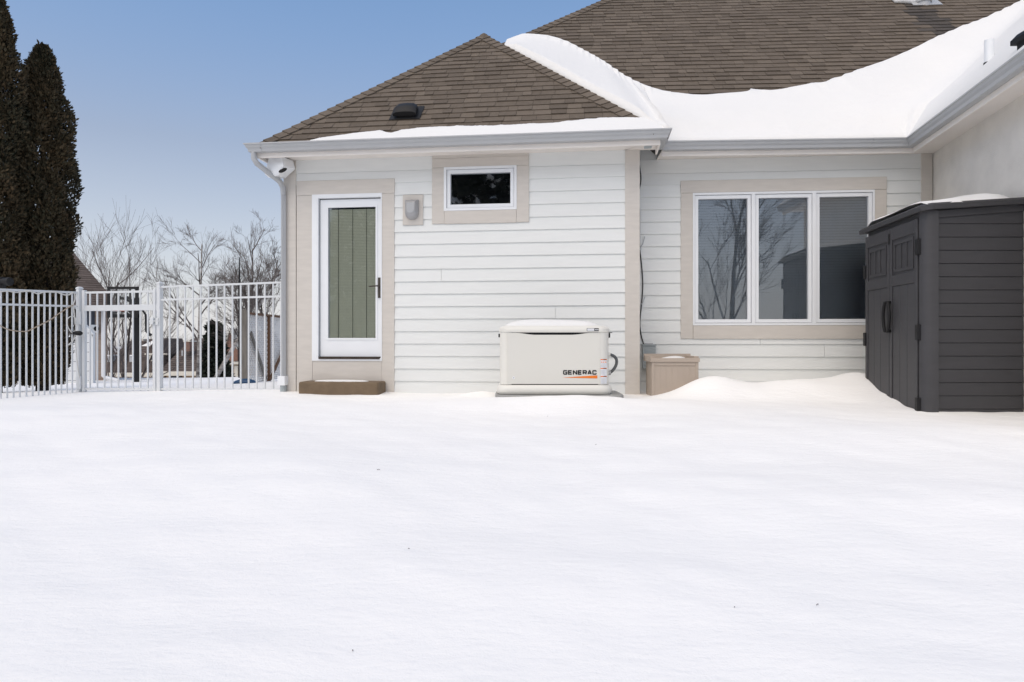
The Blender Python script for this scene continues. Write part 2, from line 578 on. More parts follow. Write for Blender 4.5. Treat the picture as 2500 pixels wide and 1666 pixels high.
# ---- small transom window
win = part_empty('window', B.w((win_h[0] + win_h[1]) / 2, 0, win_h[2]), house, 'small dark window under the eave')
a, b, c, d = wt
lz = win_h[3]
MB(B).box(a, b, -.028, 0, lz + .115, ZS).build('trim_board', M['trim'], win)
MB(B).box(a + .002, b - .002, -.031, 0, lz - .002, lz + .113).build('trim_board', M['trim'], win, bevel=.003, seg=1)
MB(B).box(a, win_h[0] + .003, -.030, 0, c, lz - .004).build('trim_board', M['trim'], win, bevel=.003, seg=1)
MB(B).box(win_h[1] - .003, b, -.030, 0, c, lz - .004).build('trim_board', M['trim'], win, bevel=.003, seg=1)
MB(B).box(win_h[0] + .005, win_h[1] - .005, -.032, 0, c - .003, win_h[2] + .002).build('trim_board', M['trim'], win, bevel=.003, seg=1)
framed(B, win, win_h, (win_h[0] + .033, win_h[1] - .033, win_h[2] + .030, win_h[3] - .030), -.038, .1, 'window_frame', M['vinyl'])
si = (win_h[0] + .037, win_h[1] - .037, win_h[2] + .034, win_h[3] - .034)
framed(B, win, (si[0] - .0035, si[1] + .0035, si[2] - .0035, si[3] + .0035), si, -.01, .09, 'weather_seal', M['gasket'])
gi = (si[0] + .043, si[1] - .043, si[2] + .045, si[3] - .045)
framed(B, win, (si[0] + .001, si[1] - .001, si[2] + .001, si[3] - .001), gi, -.022, .05, 'sash', M['vinyl'])
MB(B).box(gi[0] - .004, gi[1] + .004, .012, .018, gi[2] - .004, gi[3] + .004).build('glass_pane', M['glass'], win)
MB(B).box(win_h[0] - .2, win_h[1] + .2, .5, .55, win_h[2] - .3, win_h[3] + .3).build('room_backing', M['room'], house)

# ---- recessed wall
wx0, wx1 = -.45, W.at(2268, 600)[0]
big = rect(W, 1690.5, 473, 2132.6, 795)
wall2 = wall_mesh(W, wx0, wx1 + .1, -.5, ZS + .25, [big], 0, .14).build('wall', M['siding'], house)
zrow2 = W.at(1610, 453)[1]
bt = rect(W, 1661, 443, 2163, 827.5)
tr0 = W.at(2247, 500)[0]
siding(W, wall2, zrow2, wx0, tr0 + .01, -.1, 2.775 - .012, [(big[0] - .08, big[1] + .08, big[2] - .08, big[3] + .08)])
MB(W).box(wx0, tr0, -.012, 0, 2.767, ZS).build('frieze_board', M['siding'], wall2)
MB(W).box(tr0, wx1 + .03, -.024, 0, -.1, ZS).build('corner_board', M['trim'], wall2)
MB(W).box(wx0 + .1, 1.2, -.008, .1, -.12, -.03).build('sill_flashing', M['rust'], wall2)
bw = part_empty('window', W.w((big[0] + big[1]) / 2, 0, big[2]), house, 'wide three panel window with horizontal blinds')
a, b, c, d = bt
MB(W).box(a, b, -.031, 0, big[3] + .003, d).build('trim_board', M['trim'], bw, bevel=.003, seg=1)
MB(W).box(a + .002, big[0] + .003, -.028, 0, c, big[3] + .001).build('trim_board', M['trim'], bw, bevel=.003, seg=1)
MB(W).box(big[1] - .003, b - .002, -.028, 0, c, big[3] + .001).build('trim_board', M['trim'], bw, bevel=.003, seg=1)
MB(W).box(big[0] + .005, big[1] - .005, -.033, 0, c - .002, big[2] + .002).build('trim_board', M['trim'], bw, bevel=.003, seg=1)
sx = [(W.at(p, 600)[0], W.at(q, 600)[0]) for p, q in ((1695, 1833), (1842, 1981), (1990, 2128))]
fm = MB(W)
fz0, fz1 = big[2] + .028, big[3] - .028
fm.box(big[0], big[1], -.038, .1, big[2], fz0).box(big[0], big[1], -.038, .1, fz1, big[3])
for p, q in ((big[0], sx[0][0]), (sx[0][1], sx[1][0]), (sx[1][1], sx[2][0]), (sx[2][1], big[1])):
    fm.box(p, q, -.040, .1, fz0, fz1)
fm.build('window_frame', M['vinyl'], bw)
for p, q in sx:
    s = (p + .004, q - .004, fz0 + .004, fz1 - .004)
    framed(W, bw, (p + .0005, q - .0005, fz0 + .0005, fz1 - .0005), s, -.012, .09, 'weather_seal', M['gasket'])
    g = (s[0] + .042, s[1] - .042, s[2] + .045, s[3] - .045)
    framed(W, bw, (s[0] + .001, s[1] - .001, s[2] + .001, s[3] - .001), g, -.024, .05, 'sash', M['vinyl'])
    MB(W).box(g[0] - .004, g[1] + .004, .012, .018, g[2] - .004, g[3] + .004).build('glass_pane', M['glass'], bw)
    bl = MB(W)
    n = 44
    for i in range(n):
        z = g[2] + (i + .5) * (g[3] - g[2]) / n
        bl.add([(g[0] - .03, .052, z - .019), (g[1] + .03, .052, z - .019), (g[1] + .03, .072, z + .017), (g[0] - .03, .072, z + .017)], [(0, 1, 2, 3)])
    bl.build('blind', M['blind_blue'], bw, recalc=False)
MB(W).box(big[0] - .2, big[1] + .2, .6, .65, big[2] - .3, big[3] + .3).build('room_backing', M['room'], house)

# ---- stucco wing on the right
WG = [(4.71, 8.215), (4.263, 5.73), (4.114, 4.9)]         # lip of its gutter
wa, wb = (5.27, 8.70), (4.854, 6.524)
we = (wb[0] + (wb[0] - wa[0]) * .7, wb[1] + (wb[1] - wa[1]) * .7)
st = MB()
st.add([(wa[0], wa[1], -.5), (we[0], we[1], -.5), (we[0] + .25, we[1] - .05, -.5), (wa[0] + .25, wa[1] - .05, -.5),
        (wa[0], wa[1], ZS + .05), (we[0], we[1], ZS + .05), (we[0] + .25, we[1] - .05, ZS + .05), (wa[0] + .25, wa[1] - .05, ZS + .05)],
       [(0, 3, 2, 1), (4, 5, 6, 7), (0, 1, 5, 4), (1, 2, 6, 5), (2, 3, 7, 6), (3, 0, 4, 7)])
st.build('stucco_wall', M['stucco'], house)

# ---- gutters, fascia, soffits
gprof = [(0, ZG), (0, ZG - .014), (.012, ZG - .018), (.022, ZG - .045), (.040, ZG - .066), (.046, ZGB + .004), (.052, ZGB), (.115, ZGB), (.115, ZG - .01), (.105, ZG - .01),
         (.105, ZGB + .012), (.055, ZGB + .012), (.034, ZG - .05), (.014, ZG - .012), (.012, ZG)]
gl0, gl1 = -.313, 4.86
pathB = [B.w(gl0, 2.2, 0)[:2], B.w(gl0, -.52, 0)[:2], B.w(gl1, -.52, 0)[:2], B.w(gl1, .02, 0)[:2]]
pathW = [W.w(-.02, -.52, 0)[:2]] + WG
gutB = MB().sweep(pathB, gprof).build('gutter', M['gutter'], house)
gutW = MB().sweep(pathW, gprof).build('gutter', M['gutter'], house)
def seam(fr, x, gut):
    MB(fr).sweep([(x - .05, -.524), (x + .05, -.524)], [(o, z - .002) for o, z in gprof[:8]] + [(.1145, ZG - .02)]).build('gutter_seam', M['gutter'], gut)
for x in (gl0 + .17, gl1 - .17):
    seam(B, x, gutB)
GW = Fr(-math.degrees(math.atan2(pathW[1][1] - pathW[0][1], pathW[1][0] - pathW[0][0])), pathW[0][0], pathW[0][1] )
for x in (.20, 2.55):
    MB(GW).sweep([(x - .05, -.004), (x + .05, -.004)], [(o, z - .002) for o, z in gprof[:8]] + [(.1145, ZG - .02)]).build('gutter_seam', M['gutter'], gutW)
fprof = [(.12, ZG - .03), (.12, 2.888), (.142, 2.888), (.142, ZG - .03)]
MB().sweep(pathB, fprof).build('fascia', M['soffit'], house)
MB().sweep(pathW, fprof).build('fascia', M['soffit'], house)
sprof = [(.1425, ZS), (.1425, ZS + .012), (.56, ZS + .012), (.56, ZS)]
MB().sweep(pathB, sprof).build('soffit', M['soffit'], house)
MB().sweep([pathW[0], WG[0], WG[1], WG[2]], [(.1425, ZS + .0015), (.1425, ZS + .014), (.62, ZS + .014), (.62, ZS + .0015)]).build('soffit', M['soffit'], house)

# ---- roof planes
SL, ZE = .9457, 3.02
XL, XR, YE = -.21, 4.76, -.42
HALF = (XR - XL) / 2
AX, AY, AZ = XL + HALF, YE + HALF, ZE + SL * HALF
def planeB(x, y, z0=ZE): return z0 + SL * (y - YE)


class Plane:
    """a sloping roof plane: s along the eave, t up the slope, n off the surface"""
    def __init__(s, o, sd, td):
        s.o, s.s, s.t = Vector(o), Vector(sd).normalized(), Vector(td).normalized()
        s.n = s.s.cross(s.t).normalized()
        s.mat = Matrix((s.s, s.t, s.n)).transposed()

    def p(s, a, b, c=0.0):
        return s.o + s.s * a + s.t * b + s.n * c

    def hit(s, px, py, c=0.0):
        d = Vector(((px - 1250) / F, 1, (HY - py) / F))
        q = Vector((0, 0, CZ))
        k = (s.o + s.n * c - q).dot(s.n) / d.dot(s.n)
        w = q + d * k
        return (w - s.o).dot(s.s), (w - s.o).dot(s.t), w


def vec(fr, x, y, z):
    return Vector((fr.xd[0] * x + fr.yd[0] * y, fr.xd[1] * x + fr.yd[1] * y, z))


PB = Plane(B.w(XL, YE, ZE), vec(B, 1, 0, 0), vec(B, 0, 1, SL))
PM = Plane(GW.w(.02, .10, ZE), vec(GW, 1, 0, 0), vec(GW, 0, 1, SL))
_e = Vector((WG[0][0] - WG[1][0], WG[0][1] - WG[1][1], 0)).normalized()
_r = Vector((_e.y, -_e.x, 0))
PR = Plane(Vector((WG[1][0], WG[1][1], ZE)) + _r * .1, -_e, Vector((_r.x, _r.y, SL)))
hipa, hipb = PM.hit(1240, 105), PM.hit(1480, 0)
hk = (hipb[0] - hipa[0]) / (hipb[1] - hipa[1])         # main hip: ds/dt
def hip_s(t): return hipa[0] + (t - hipa[1]) * hk
TT = 7.2
apex = Vector(B.w(AX, AY, AZ))
ridge_end = Vector(B.w(AX, AY + 1.6, AZ))
dk = MB()
cl, cr = Vector(B.w(XL, YE, ZE)), Vector(B.w(XR, YE, ZE))
bl_, br_ = Vector(B.w(XL, 4.4, ZE)), Vector(B.w(XR, 1.2, ZE))
low = -.006
def V(p, d=low): return (p[0], p[1], p[2] + d)
dk.add([V(cl), V(cr), V(apex), V(ridge_end), V(br_), V(bl_)], [(0, 1, 2), (1, 4, 3, 2), (0, 2, 3, 5)])
e0, e1 = PM.p(hip_s(0), 0, low), PM.p(5.2, 0, low)
h1 = PM.p(hip_s(TT), TT, low)
v1 = PM.p(2.8 + TT * .8, TT, low)
dk.add([tuple(e0), tuple(PM.p(2.86, 0, low)), tuple(v1), tuple(h1), tuple(e0 + Vector((0, 6, 0)))], [(0, 1, 2, 3), (0, 3, 4)])
dk.add([tuple(PR.p(-3.2, 0, low)), tuple(PR.p(.84, 0, low)), tuple(PR.p(.84, 6.5, low)), tuple(PR.p(-3.2, 6.5, low))], [(0, 1, 2, 3)])
roof = dk.build('roof', M['deck'], house, recalc=False)
roof['label'] = 'brown asphalt shingle hip roof partly under snow'

# ---- shingles: individual tabs on the near hip, the rest as one field
EXP = .143
TABW = [.12, .15, .185, .22, .27]
def tab_geo(w0, w1, u0, u1, th):
    """lower edge w0..w1, upper edge u0..u1 (in s), thickness at the butt"""
    L = EXP + .012
    return [(w0, 0, 0), (w1, 0, 0), (u1, L, 0), (u0, L, 0), (w0, 0, th), (w1, 0, th), (u1, L, .003), (u0, L, .003)]
TABF = [(4, 5, 6, 7), (0, 1, 5, 4), (1, 2, 6, 5), (3, 0, 4, 7)]
tabmesh = {}
def shared_tab(wi, thick):
    key = (wi, thick)
    if key not in tabmesh:
        me = bpy.data.meshes.new('shingle')
        me.from_pydata(tab_geo(.002, TABW[wi] - .002, .002, TABW[wi] - .002, .021 if thick else .014), [], TABF)
        me.materials.append(M['shingle'])
        tabmesh[key] = me
    return tabmesh[key]


def tabs(pl, rows, left, right, seed):
    r = random.Random(seed)
    out = []
    for k in range(rows):
        t0 = k * EXP
        a, b = left(t0), right(t0)
        s = a - r.uniform(0, .3)
        while s < b:
            wi = r.choice([0, 1, 2, 2, 3, 3, 4])
            out.append((k, t0, s, s + TABW[wi], wi, r.random() < .5))
            s += TABW[wi]
    return out


fieldv, fieldf = [], []
stainv, stainf = [], []
_st = [PM.hit(2245, 26)[:2], PM.hit(2285, 60)[:2], PM.hit(2330, 108)[:2]]
def field_tab(pl, t0, a0, a1, u0, u1, th):
    fv_, ff_ = fieldv, fieldf
    if pl is PM:                                        # old soot stain running down from the vent pipe
        c_ = ((a0 + a1) / 2, t0 + .07)
        d_ = min(math.hypot(c_[0] - (p_[0] + (q_[0] - p_[0]) * k_), c_[1] - (p_[1] + (q_[1] - p_[1]) * k_)) for p_, q_ in zip(_st, _st[1:]) for k_ in (0, .25, .5, .75, 1))
        if d_ < .17 + .12 * rng.random():
            fv_, ff_ = stainv, stainf
    b = len(fv_)
    fv_.extend(tuple(pl.p(x, t0 + y, z)) for x, y, z in tab_geo(a0, a1, u0, u1, th))
    ff_.extend(tuple(b + i for i in f) for f in TABF)


slopeL = HALF / math.hypot(HALF, AZ - ZE)
lf, rt = (lambda t: slopeL * t), (lambda t: XR - XL - slopeL * t)
count = 0
for k, t0, s0, s1, wi, th in tabs(PB, 25, lf, rt, 5):
    t1 = t0 + EXP + .012
    if t1 > math.hypot(HALF, AZ - ZE): continue
    a0, a1, u0, u1 = max(s0, lf(t0)), min(s1, rt(t0)), max(s0, lf(t1)), min(s1, rt(t1))
    if a1 - a0 < .02: continue
    u1 = max(u1, u0 + .001)
    if count < 296:
        if a0 == s0 and a1 == s1 and u0 == s0 and u1 == s1:
            o = bpy.data.objects.new('shingle', shared_tab(wi, th))
        else:
            me = bpy.data.meshes.new('shingle')
            me.from_pydata([(x - s0, y, z) for x, y, z in tab_geo(a0 + .002, a1 - .002, u0 + .002, u1 - .002, .021 if th else .014)], [], TABF)
            me.materials.append(M['shingle'])
            o = bpy.data.objects.new('shingle', me)
        link(o, PB.p(s0, t0), roof)
        o.rotation_euler = PB.mat.to_euler()
        count += 1
    else:
        field_tab(PB, t0, a0 + .002, a1 - .002, u0 + .002, u1 - .002, .021 if th else .014)
for k, t0, s0, s1, wi, th in tabs(PM, 46, lambda t: max(hip_s(t), -1.6), lambda t: 3.6 + .72 * t, 9):
    t1 = t0 + EXP + .012
    a0, u0 = max(s0, hip_s(t0)), max(s0, hip_s(t1))
    if s1 - a0 < .02: continue
    field_tab(PM, t0, a0 + .002, s1 - .002, min(u0, s1 - .006) + .002, s1 - .002, .021 if th else .014)
fm_ = MB(); fm_.v = fieldv; fm_.f = fieldf
sf = fm_.build('shingle_field', M['shingle'], roof, recalc=False)
sf['kind'] = 'stuff'
M['stain'] = mat('sooty_shingle', (.040, .035, .031), .95, .0, 18.0, .35, 160, c2=(.085, .071, .059), island=.6)
fm_ = MB(); fm_.v = stainv; fm_.f = stainf
sf = fm_.build('stained_shingles', M['stain'], roof, recalc=False)
sf['kind'] = 'stuff'


def caps(p0, p1, na, nb, wing_a, wing_b, n0=.012):
    """ridge caps along p0 -> p1, wings lying on two planes (unit vectors down each wing)"""
    d = (p1 - p0)
    L = d.length
    d.normalize()
    step, ln, w = .145, .175, .14
    def cap():
        vs, up = [], (na + nb).normalized()
        for t, lift in ((0, .022), (ln, .006)):
            for off, vv in ((wing_a * w, na), (Vector((0, 0, 0)), up), (wing_b * w, nb)):
                vs.append(d * t + off + vv * lift)
            for off, vv in ((wing_b * w, nb), (Vector((0, 0, 0)), up), (wing_a * w, na)):
                vs.append(d * t + off + vv * (lift - .014))
        me = bpy.data.meshes.new('ridge_cap')
        me.from_pydata([tuple(v) for v in vs], [], [(0, 1, 7, 6), (1, 2, 8, 7), (2, 3, 9, 8), (5, 0, 6, 11), (0, 5, 4, 1), (1, 4, 3, 2), (3, 4, 10, 9), (4, 5, 11, 10)])
        me.materials.append(M['shingle'])
        return me
    me = cap()
    up = (na + nb).normalized()
    for i in range(int(L / step)):
        o = bpy.data.objects.new('ridge_cap', me)
        link(o, p0 + d * (i * step) + up * n0, roof)


def wings(pl_n, hip_d, inward):
    """direction down a plane, square to the hip"""
    v = pl_n.cross(hip_d).normalized()
    return v if v.dot(inward) > 0 else -v


nB = PB.n
nL = Vector((vec(B, -SL, 0, 1))).normalized()
nR = Vector((vec(B, SL, 0, 1))).normalized()
dL, dR = (apex - cl).normalized(), (apex - cr).normalized()
caps(cl, apex, nB, nL, wings(nB, dL, vec(B, 1, -1, 0)), wings(nL, dL, vec(B, -1, 1, 0)))
caps(cr, apex, nB, nR, wings(nB, dR, vec(B, -1, -1, 0)), wings(nR, dR, vec(B, 1, 1, 0)))
hA, hB = PM.p(hip_s(2.2), 2.2), PM.p(hip_s(6.8), 6.8)
dM = (hB - hA).normalized()
nML = Vector((vec(W, -SL, 0, 1))).normalized()
caps(hA, hB, PM.n, nML, wings(PM.n, dM, vec(W, 1, -1, 0)), wings(nML, dM, vec(W, -1, 1, 0)))
cap_ = MB()
cap_.loft([[tuple(apex + Vector((math.cos(a) * r, math.sin(a) * r, z))) for a in [k * math.pi / 4 for k in range(8)]] for r, z in ((.12, -.09), (.07, .0), (.02, .035))])
cap_.build('ridge_cap', M['shingle'], roof)

# ---- roof vents and pipes
s_, t_, w_ = PB.hit(990, 290)
hood = []
for tt, hw, hh in ((-.02, .15, .075), (-.02, .15, .10), (.05, .148, .135), (.18, .135, .12), (.27, .11, .06), (.30, .10, .02)):
    hood.append([tuple(PB.p(s_ + x * hw, t_ + tt, c)) for x, c in ((-1, .045 if tt < .2 else .01), (-1, hh * .8), (-.7, hh), (0, hh * 1.06), (.7, hh), (1, hh * .8), (1, .045 if tt < .2 else .01))])
v_ = MB().loft(hood).build('roof_vent', M['black'], roof, smooth='auto')
MB().loft([[tuple(PB.p(s_ + x, t_ + y, c)) for x, y in ((-.2, -.06), (.2, -.06), (.2, .3), (-.2, .3))] for c in (.018, .024)]).build('vent_flashing', M['black'], roof)
MB().loft([[tuple(PB.p(s_ + x, t_ + y, c)) for x, y in ((-.11, .0), (.11, .0), (.11, .24), (-.11, .24))] for c in (.02, .08)]).build('vent_throat', M['black'], roof)
q = PM.hit(2255, 10)[2]
MB().tube([q - Vector((0, 0, .1)), q + Vector((0, 0, .45))], .105, 20).build('vent_pipe', M['gutter'], roof, smooth='auto')
MB().tube([q + Vector((0, 0, .02)), q + Vector((0, 0, .07))], .125, 20).build('pipe_collar', M['gutter'], roof, smooth='auto')
s_, t_, _ = PM.hit(2255, 10)
MB().loft([[tuple(PM.p(s_ + x, t_ + y, c)) for x, y in ((-.22, -.12), (.26, -.12), (.26, .4), (-.22, .4))] for c in (.020, .027)]).build('pipe_flashing', M['gutter'], roof)

# ---- downspout
dx0, dz0 = B.at(650, 398, -.30)
dn = MB(B)
px0, _ = B.at(692, 500, -.06)
dn.tube([(gl0 + .10, -.44, ZGB + .01), (gl0 + .10, -.44, ZGB - .07), (gl0 + .13, -.42, ZGB - .13), (px0 - .02, -.12, ZGB - .29), (px0, -.07, ZGB - .36), (px0, -.06, ZGB - .45)],
        [.034, .034, .036, .036, .036, .034], 10)
dn.tube([(px0, -.06, ZGB - .43), (px0, -.06, .12)], .033, 4)
dsp = dn.build('downspout', M['gutter'], house, smooth='auto')
MB(B).box(px0 - .055, px0 + .045, -.12, -.01, .04, .16).build('downspout_cuff', M['vinyl'], house, bevel=.008)
MB(B).tube([(px0, -.06, -.2), (px0, -.06, .05)], .04, 10).build('drain_pipe', M['box'], house)

# ------------------------------------------------------------------ snow on the roof
def smax(vals, ks=(.5, .8)):
    m = vals[0]
    for v, k in zip(vals[1:], ks):
        h = np.clip(.5 + .5 * (m - v) / k, 0, 1)
        m = v * (1 - h) + m * h + k * h * (1 - h)
    return m


def planez(pl, X, Y):
    n = pl.n
    return pl.o.z - (n.x * (X - pl.o.x) + n.y * (Y - pl.o.y)) / n.z


PBR = Plane(B.w(XR, YE, ZE), vec(B, 0, 1, 0), vec(B, -1, 0, SL))     # right slope of the block


def resample(pts, n):
    p = np.array([[a[0], a[1]] for a in pts], float)
    d = np.r_[0, np.cumsum(np.hypot(*np.diff(p, axis=0).T))]
    t = np.linspace(0, d[-1], n)
    return np.stack([np.interp(t, d, p[:, i]) for i in range(2)], 1)


def snow_sheet(name, low, up, zfun, thick, floor, nt, label, seed, jag=.03, edge=.13, lowthick=.6, taper=0.0, gut0=0, gd=.30):
    """low/up: lists of plan polylines matched piece by piece"""
    r = np.random.RandomState(seed)
    A = np.concatenate([resample(a, n) for a, n in low])
    U = np.concatenate([resample(a, n) for a, n in up])
    n = len(A)
    k = np.arange(n)
    if gut0:
        for _ in range(3):
            U[6:-6] = sum(U[6 + q:n - 6 + q] for q in range(-6, 7)) / 13
    j = np.convolve(r.normal(0, 1, n + 8), np.ones(5) / 5, 'valid')[:n] * jag * 1.6 + np.convolve(r.normal(0, 1, n + 40), np.ones(25) / 25, 'valid')[:n] * jag * 2.2
    if gut0:                                            # the edge breaks off in little steps, course by course
        tu = ((U[:, 0] - PM.o.x) * PM.t.x + (U[:, 1] - PM.o.y) * PM.t.y) / (PM.t.x ** 2 + PM.t.y ** 2)
        j = j + .17 * ((tu / EXP) % 1.0 - .5) * (.5 + r.rand(n) * .5)
    D = U - A
    L = np.maximum(np.hypot(D[:, 0], D[:, 1]), 1e-3)
    tt = np.linspace(0, 1, nt) ** .8
    tt = 1 - (1 - tt) ** 1.5
    PX = A[:, None, :] + D[:, None, :] * tt[None, :, None] + (D / L[:, None])[:, None, :] * (j[:, None] * tt[None, :] ** 12)[..., None]
    X, Y = PX[..., 0], PX[..., 1]
    base = zfun(X, Y)
    du = L[:, None] * (1 - tt[None, :])
    dl = L[:, None] * tt[None, :]
    prof = np.sqrt(np.clip(du / edge, 0, 1) * (2 - np.clip(du / edge, 0, 1)))
    lowp = lowthick + (1 - lowthick) * np.clip(dl / .5, 0, 1)
    lump = 1 + .12 * np.sin(X * 2.3 + Y * 1.1) + .08 * np.sin(Y * 4.1 - X * 1.7 + 1)
    Z = base + .012 + thick * prof * lowp * lump - .03 * (1 - np.clip(du / .01, 0, 1))
    Z = Z - (base * 0 + thick * .9) * np.clip(1 - k / 9.0, 0, 1)[:, None] * taper
    isg = (np.clip((k - gut0 + 10) / 22.0, 0, 1) if gut0 else np.ones(n))[:, None]
    wl_ = np.clip(dl / gd, 0, 1)
    wl_ = wl_ * wl_ * (3 - 2 * wl_)
    Z = Z * (1 - isg) + isg * ((floor + .006) * (1 - wl_) + Z * wl_)
    Z = np.where((isg >= 1) & (dl < .12), np.maximum(Z, floor + .006), Z)
    if gut0:                                            # drifted snow bridges the hollows straight across
        ie = nt - 5
        lin = Z[:, :1] + (Z[:, ie:ie + 1] - Z[:, :1]) * (tt / tt[ie])[None, :] - .01
        lin[:, ie:] = -99
        Z = np.maximum(Z, lin)
    for _ in range(3):
        Zs = Z.copy()
        Zs[4:-4] = sum(Z[4 + q:n - 4 + q] for q in range(-4, 5)) / 9
        wgt = np.clip((dl - .12) / .3, 0, 1) * np.clip(du / .25, 0, 1)
        Z = Z * (1 - wgt) + Zs * wgt
    i = np.arange(n * nt).reshape(n, nt)
    f = np.stack([i[:-1, :-1], i[1:, :-1], i[1:, 1:], i[:-1, 1:]], -1).reshape(-1, 4)
    mb = MB()
    mb.v = np.stack([X, Y, Z], -1).reshape(-1, 3).tolist()
    mb.f = f.tolist()
    # skirt under the low edge
    b = len(mb.v)
    for q in range(n):
        x, y, z = mb.v[q * nt]
        mb.v.append((x, y, z - (.035 if q >= gut0 else .14)))
    for q in range(n - 1):
        mb.f.append((q * nt, b + q, b + q + 1, (q + 1) * nt))
    o = mb.build(name, M['snow_roof'], None, smooth=True, recalc=False)
    return tag(o, label, 'snow', None, 'stuff')


edge_px = [(1240, 104), (1280, 102), (1330, 103), (1375, 113), (1410, 130), (1440, 148), (1470, 170), (1500, 190), (1530, 212), (1565, 226), (1600, 238), (1640, 246), (1690, 249), (1730, 249), (1790, 244), (1850, 240), (1920, 234), (1990, 228), (2040, 215), (2080, 203), (2140, 175), (2210, 143), (2260, 125), (2310, 105), (2400, 63), (2500, 24), (2600, -15)]
UP = [PM.hit(*e)[2] for e in edge_px]
hipR = lambda k, o: vec(B, 0, 0, 0) + (cr + (apex - cr) * k) + vec(B, o, 0, 0)
lowA = [hipR(.885, .05), hipR(.75, .06), hipR(.5, .06), hipR(.25, .06), hipR(.02, .05)]
cor = Vector((*B.w(gl1 - .03, -.49, 0)[:2], 0))
cor2 = Vector((*B.w(gl1 - .03, .0, 0)[:2], 0))
inn = Vector((WG[0][0] + .027, WG[0][1] + .034, 0))
wl = lambda x: Vector(GW.w(x + .02, .03, 0))
g2 = Vector((WG[2][0] + .03, WG[2][1], 0))
low_ = [(lowA, 90), ([cor, cor2], 14), ([wl(-.12), inn], 120), ([inn, inn], 46), ([inn, g2], 60)]
far = UP[-1]
up_ = [(UP[:9], 90), (UP[8:10], 14), (UP[9:19], 120), (UP[18:], 46), ([far, far + Vector((1.5, -2, 0)), far + Vector((1.0, -5.2, 0))], 60)]
zall = lambda X, Y: smax([planez(PM, X, Y), planez(PR, X, Y), planez(PBR, X, Y)])
snow_sheet('roof_snow', low_, up_, zall, .15, ZG + .008, 34, 'thick snow drift filling the main roof valley above the big window', 4, taper=1.0, gut0=90)
fe = [(760, 347), (800, 339), (860, 331), (900, 326), (930, 324), (955, 330), (980, 323), (1030, 317), (1100, 314), (1180, 313), (1260, 309), (1340, 305), (1400, 300), (1460, 294), (1520, 291.5), (1575, 292.5), (1610, 303)]
UF = [PB.hit(*e)[2] for e in fe]
lowF = [Vector(B.w(PB.hit(fe[0][0], fe[0][1])[0] + XL + .0, -.490, 0)), Vector(B.w(gl1 - .03, -.490, 0))]
snow_sheet('roof_snow', [(lowF, 220)], [(UF, 220)], lambda X, Y: planez(PB, X, Y), .035, ZG + .004, 14, 'thin strip of snow along the gutter of the projecting block', 8, jag=.012, edge=.05, lowthick=1.0, gd=.03)
# snow caught behind the vent pipe
s_, t_, q = PM.hit(2216, 10)
sn = MB()
loops = []
for k in range(9):
    a = k / 8
    hw = .16 * math.sin(math.pi * min(1, .12 + a * .86)) ** .6
    loops.append([tuple(PM.p(s_ - .22 + a * .40 , t_ + .10 + hw * math.cos(b) * (1 + .2 * math.sin(5 * a + b)), .02 + .11 * max(0, math.sin(b)) * (hw / .16))) for b in [i * math.pi / 6 for i in range(7)]])
sn.loft(loops)
tag(sn.build('snow_patch', M['snow_roof'], None, smooth=True), 'small patch of snow beside the roof vent pipe at the top', 'snow', None, 'stuff')

# pipes through the wing snow
s_, t_, q = PR.hit(2415, 160, .08)
MB().tube([q - Vector((0, 0, .3)), q + Vector((0, 0, .275))], .048, 16).build('vent_pipe', M['vinyl'], roof, smooth='auto')
MB().tube([q - Vector((0, 0, .25)), q + Vector((0, 0, .03))], [.085, .054], 16).build('pipe_boot', M['black'], roof, smooth='auto')
q = PR.hit(2500, 104, .1)[2]
MB().loft([[(q.x + x * s, q.y + y * s, q.z - .2 + z) for x, y in ((-.05, -.1), (.2, -.1), (.2, .1), (-.05, .1))] for s, z in ((.5, 0), (.5, .2), (1, .21), (1, .25), (.5, .29))]).build('roof_vent', M['black'], roof)

# ------------------------------------------------------------------ things on the walls
# corner speaker under the eave
sp = thing('outdoor_speaker', Vector(B.w(.0, -.15, ZS - .2)), 'white wedge shaped speaker under the left eave corner', 'speaker')
x, z = B.at(647, 391, -.22); x2, z2 = B.at(709, 432, -.22)
sb = MB(B).loft([[(x + .07, -.26, ZS - .012), (x + .26, -.30, ZS - .02), (x + .30, -.05, ZS - .01), (x + .05, -.05, ZS - .006)],
                 [(x + .0, -.24, z2 + .04), (x + .30, -.33, ZS - .15), (x + .33, -.05, ZS - .12), (x + .02, -.05, z2 + .05)],
                 [(x + .03, -.20, z2 + .005), (x + .20, -.26, z2 + .015), (x + .20, -.06, z2 + .02), (x + .04, -.06, z2 + .01)]])
sb.build('cabinet', M['vinyl'], sp, bevel=.012)
g0 = B.at(692, 418, -.30)
MB(B).add([(g0[0] + math.cos(a) * .055, -.318 + .02 * math.sin(a), g0[1] + .004 + math.sin(a) * .034 + math.cos(a) * .012) for a in [k * .3927 for k in range(16)]], [tuple(range(16))]).build('speaker_grille', M['black'], sp)
MB(B).box(x + .10, x + .25, -.20, -.16, ZS - .02, ZS).build('bracket', M['black'], sp)

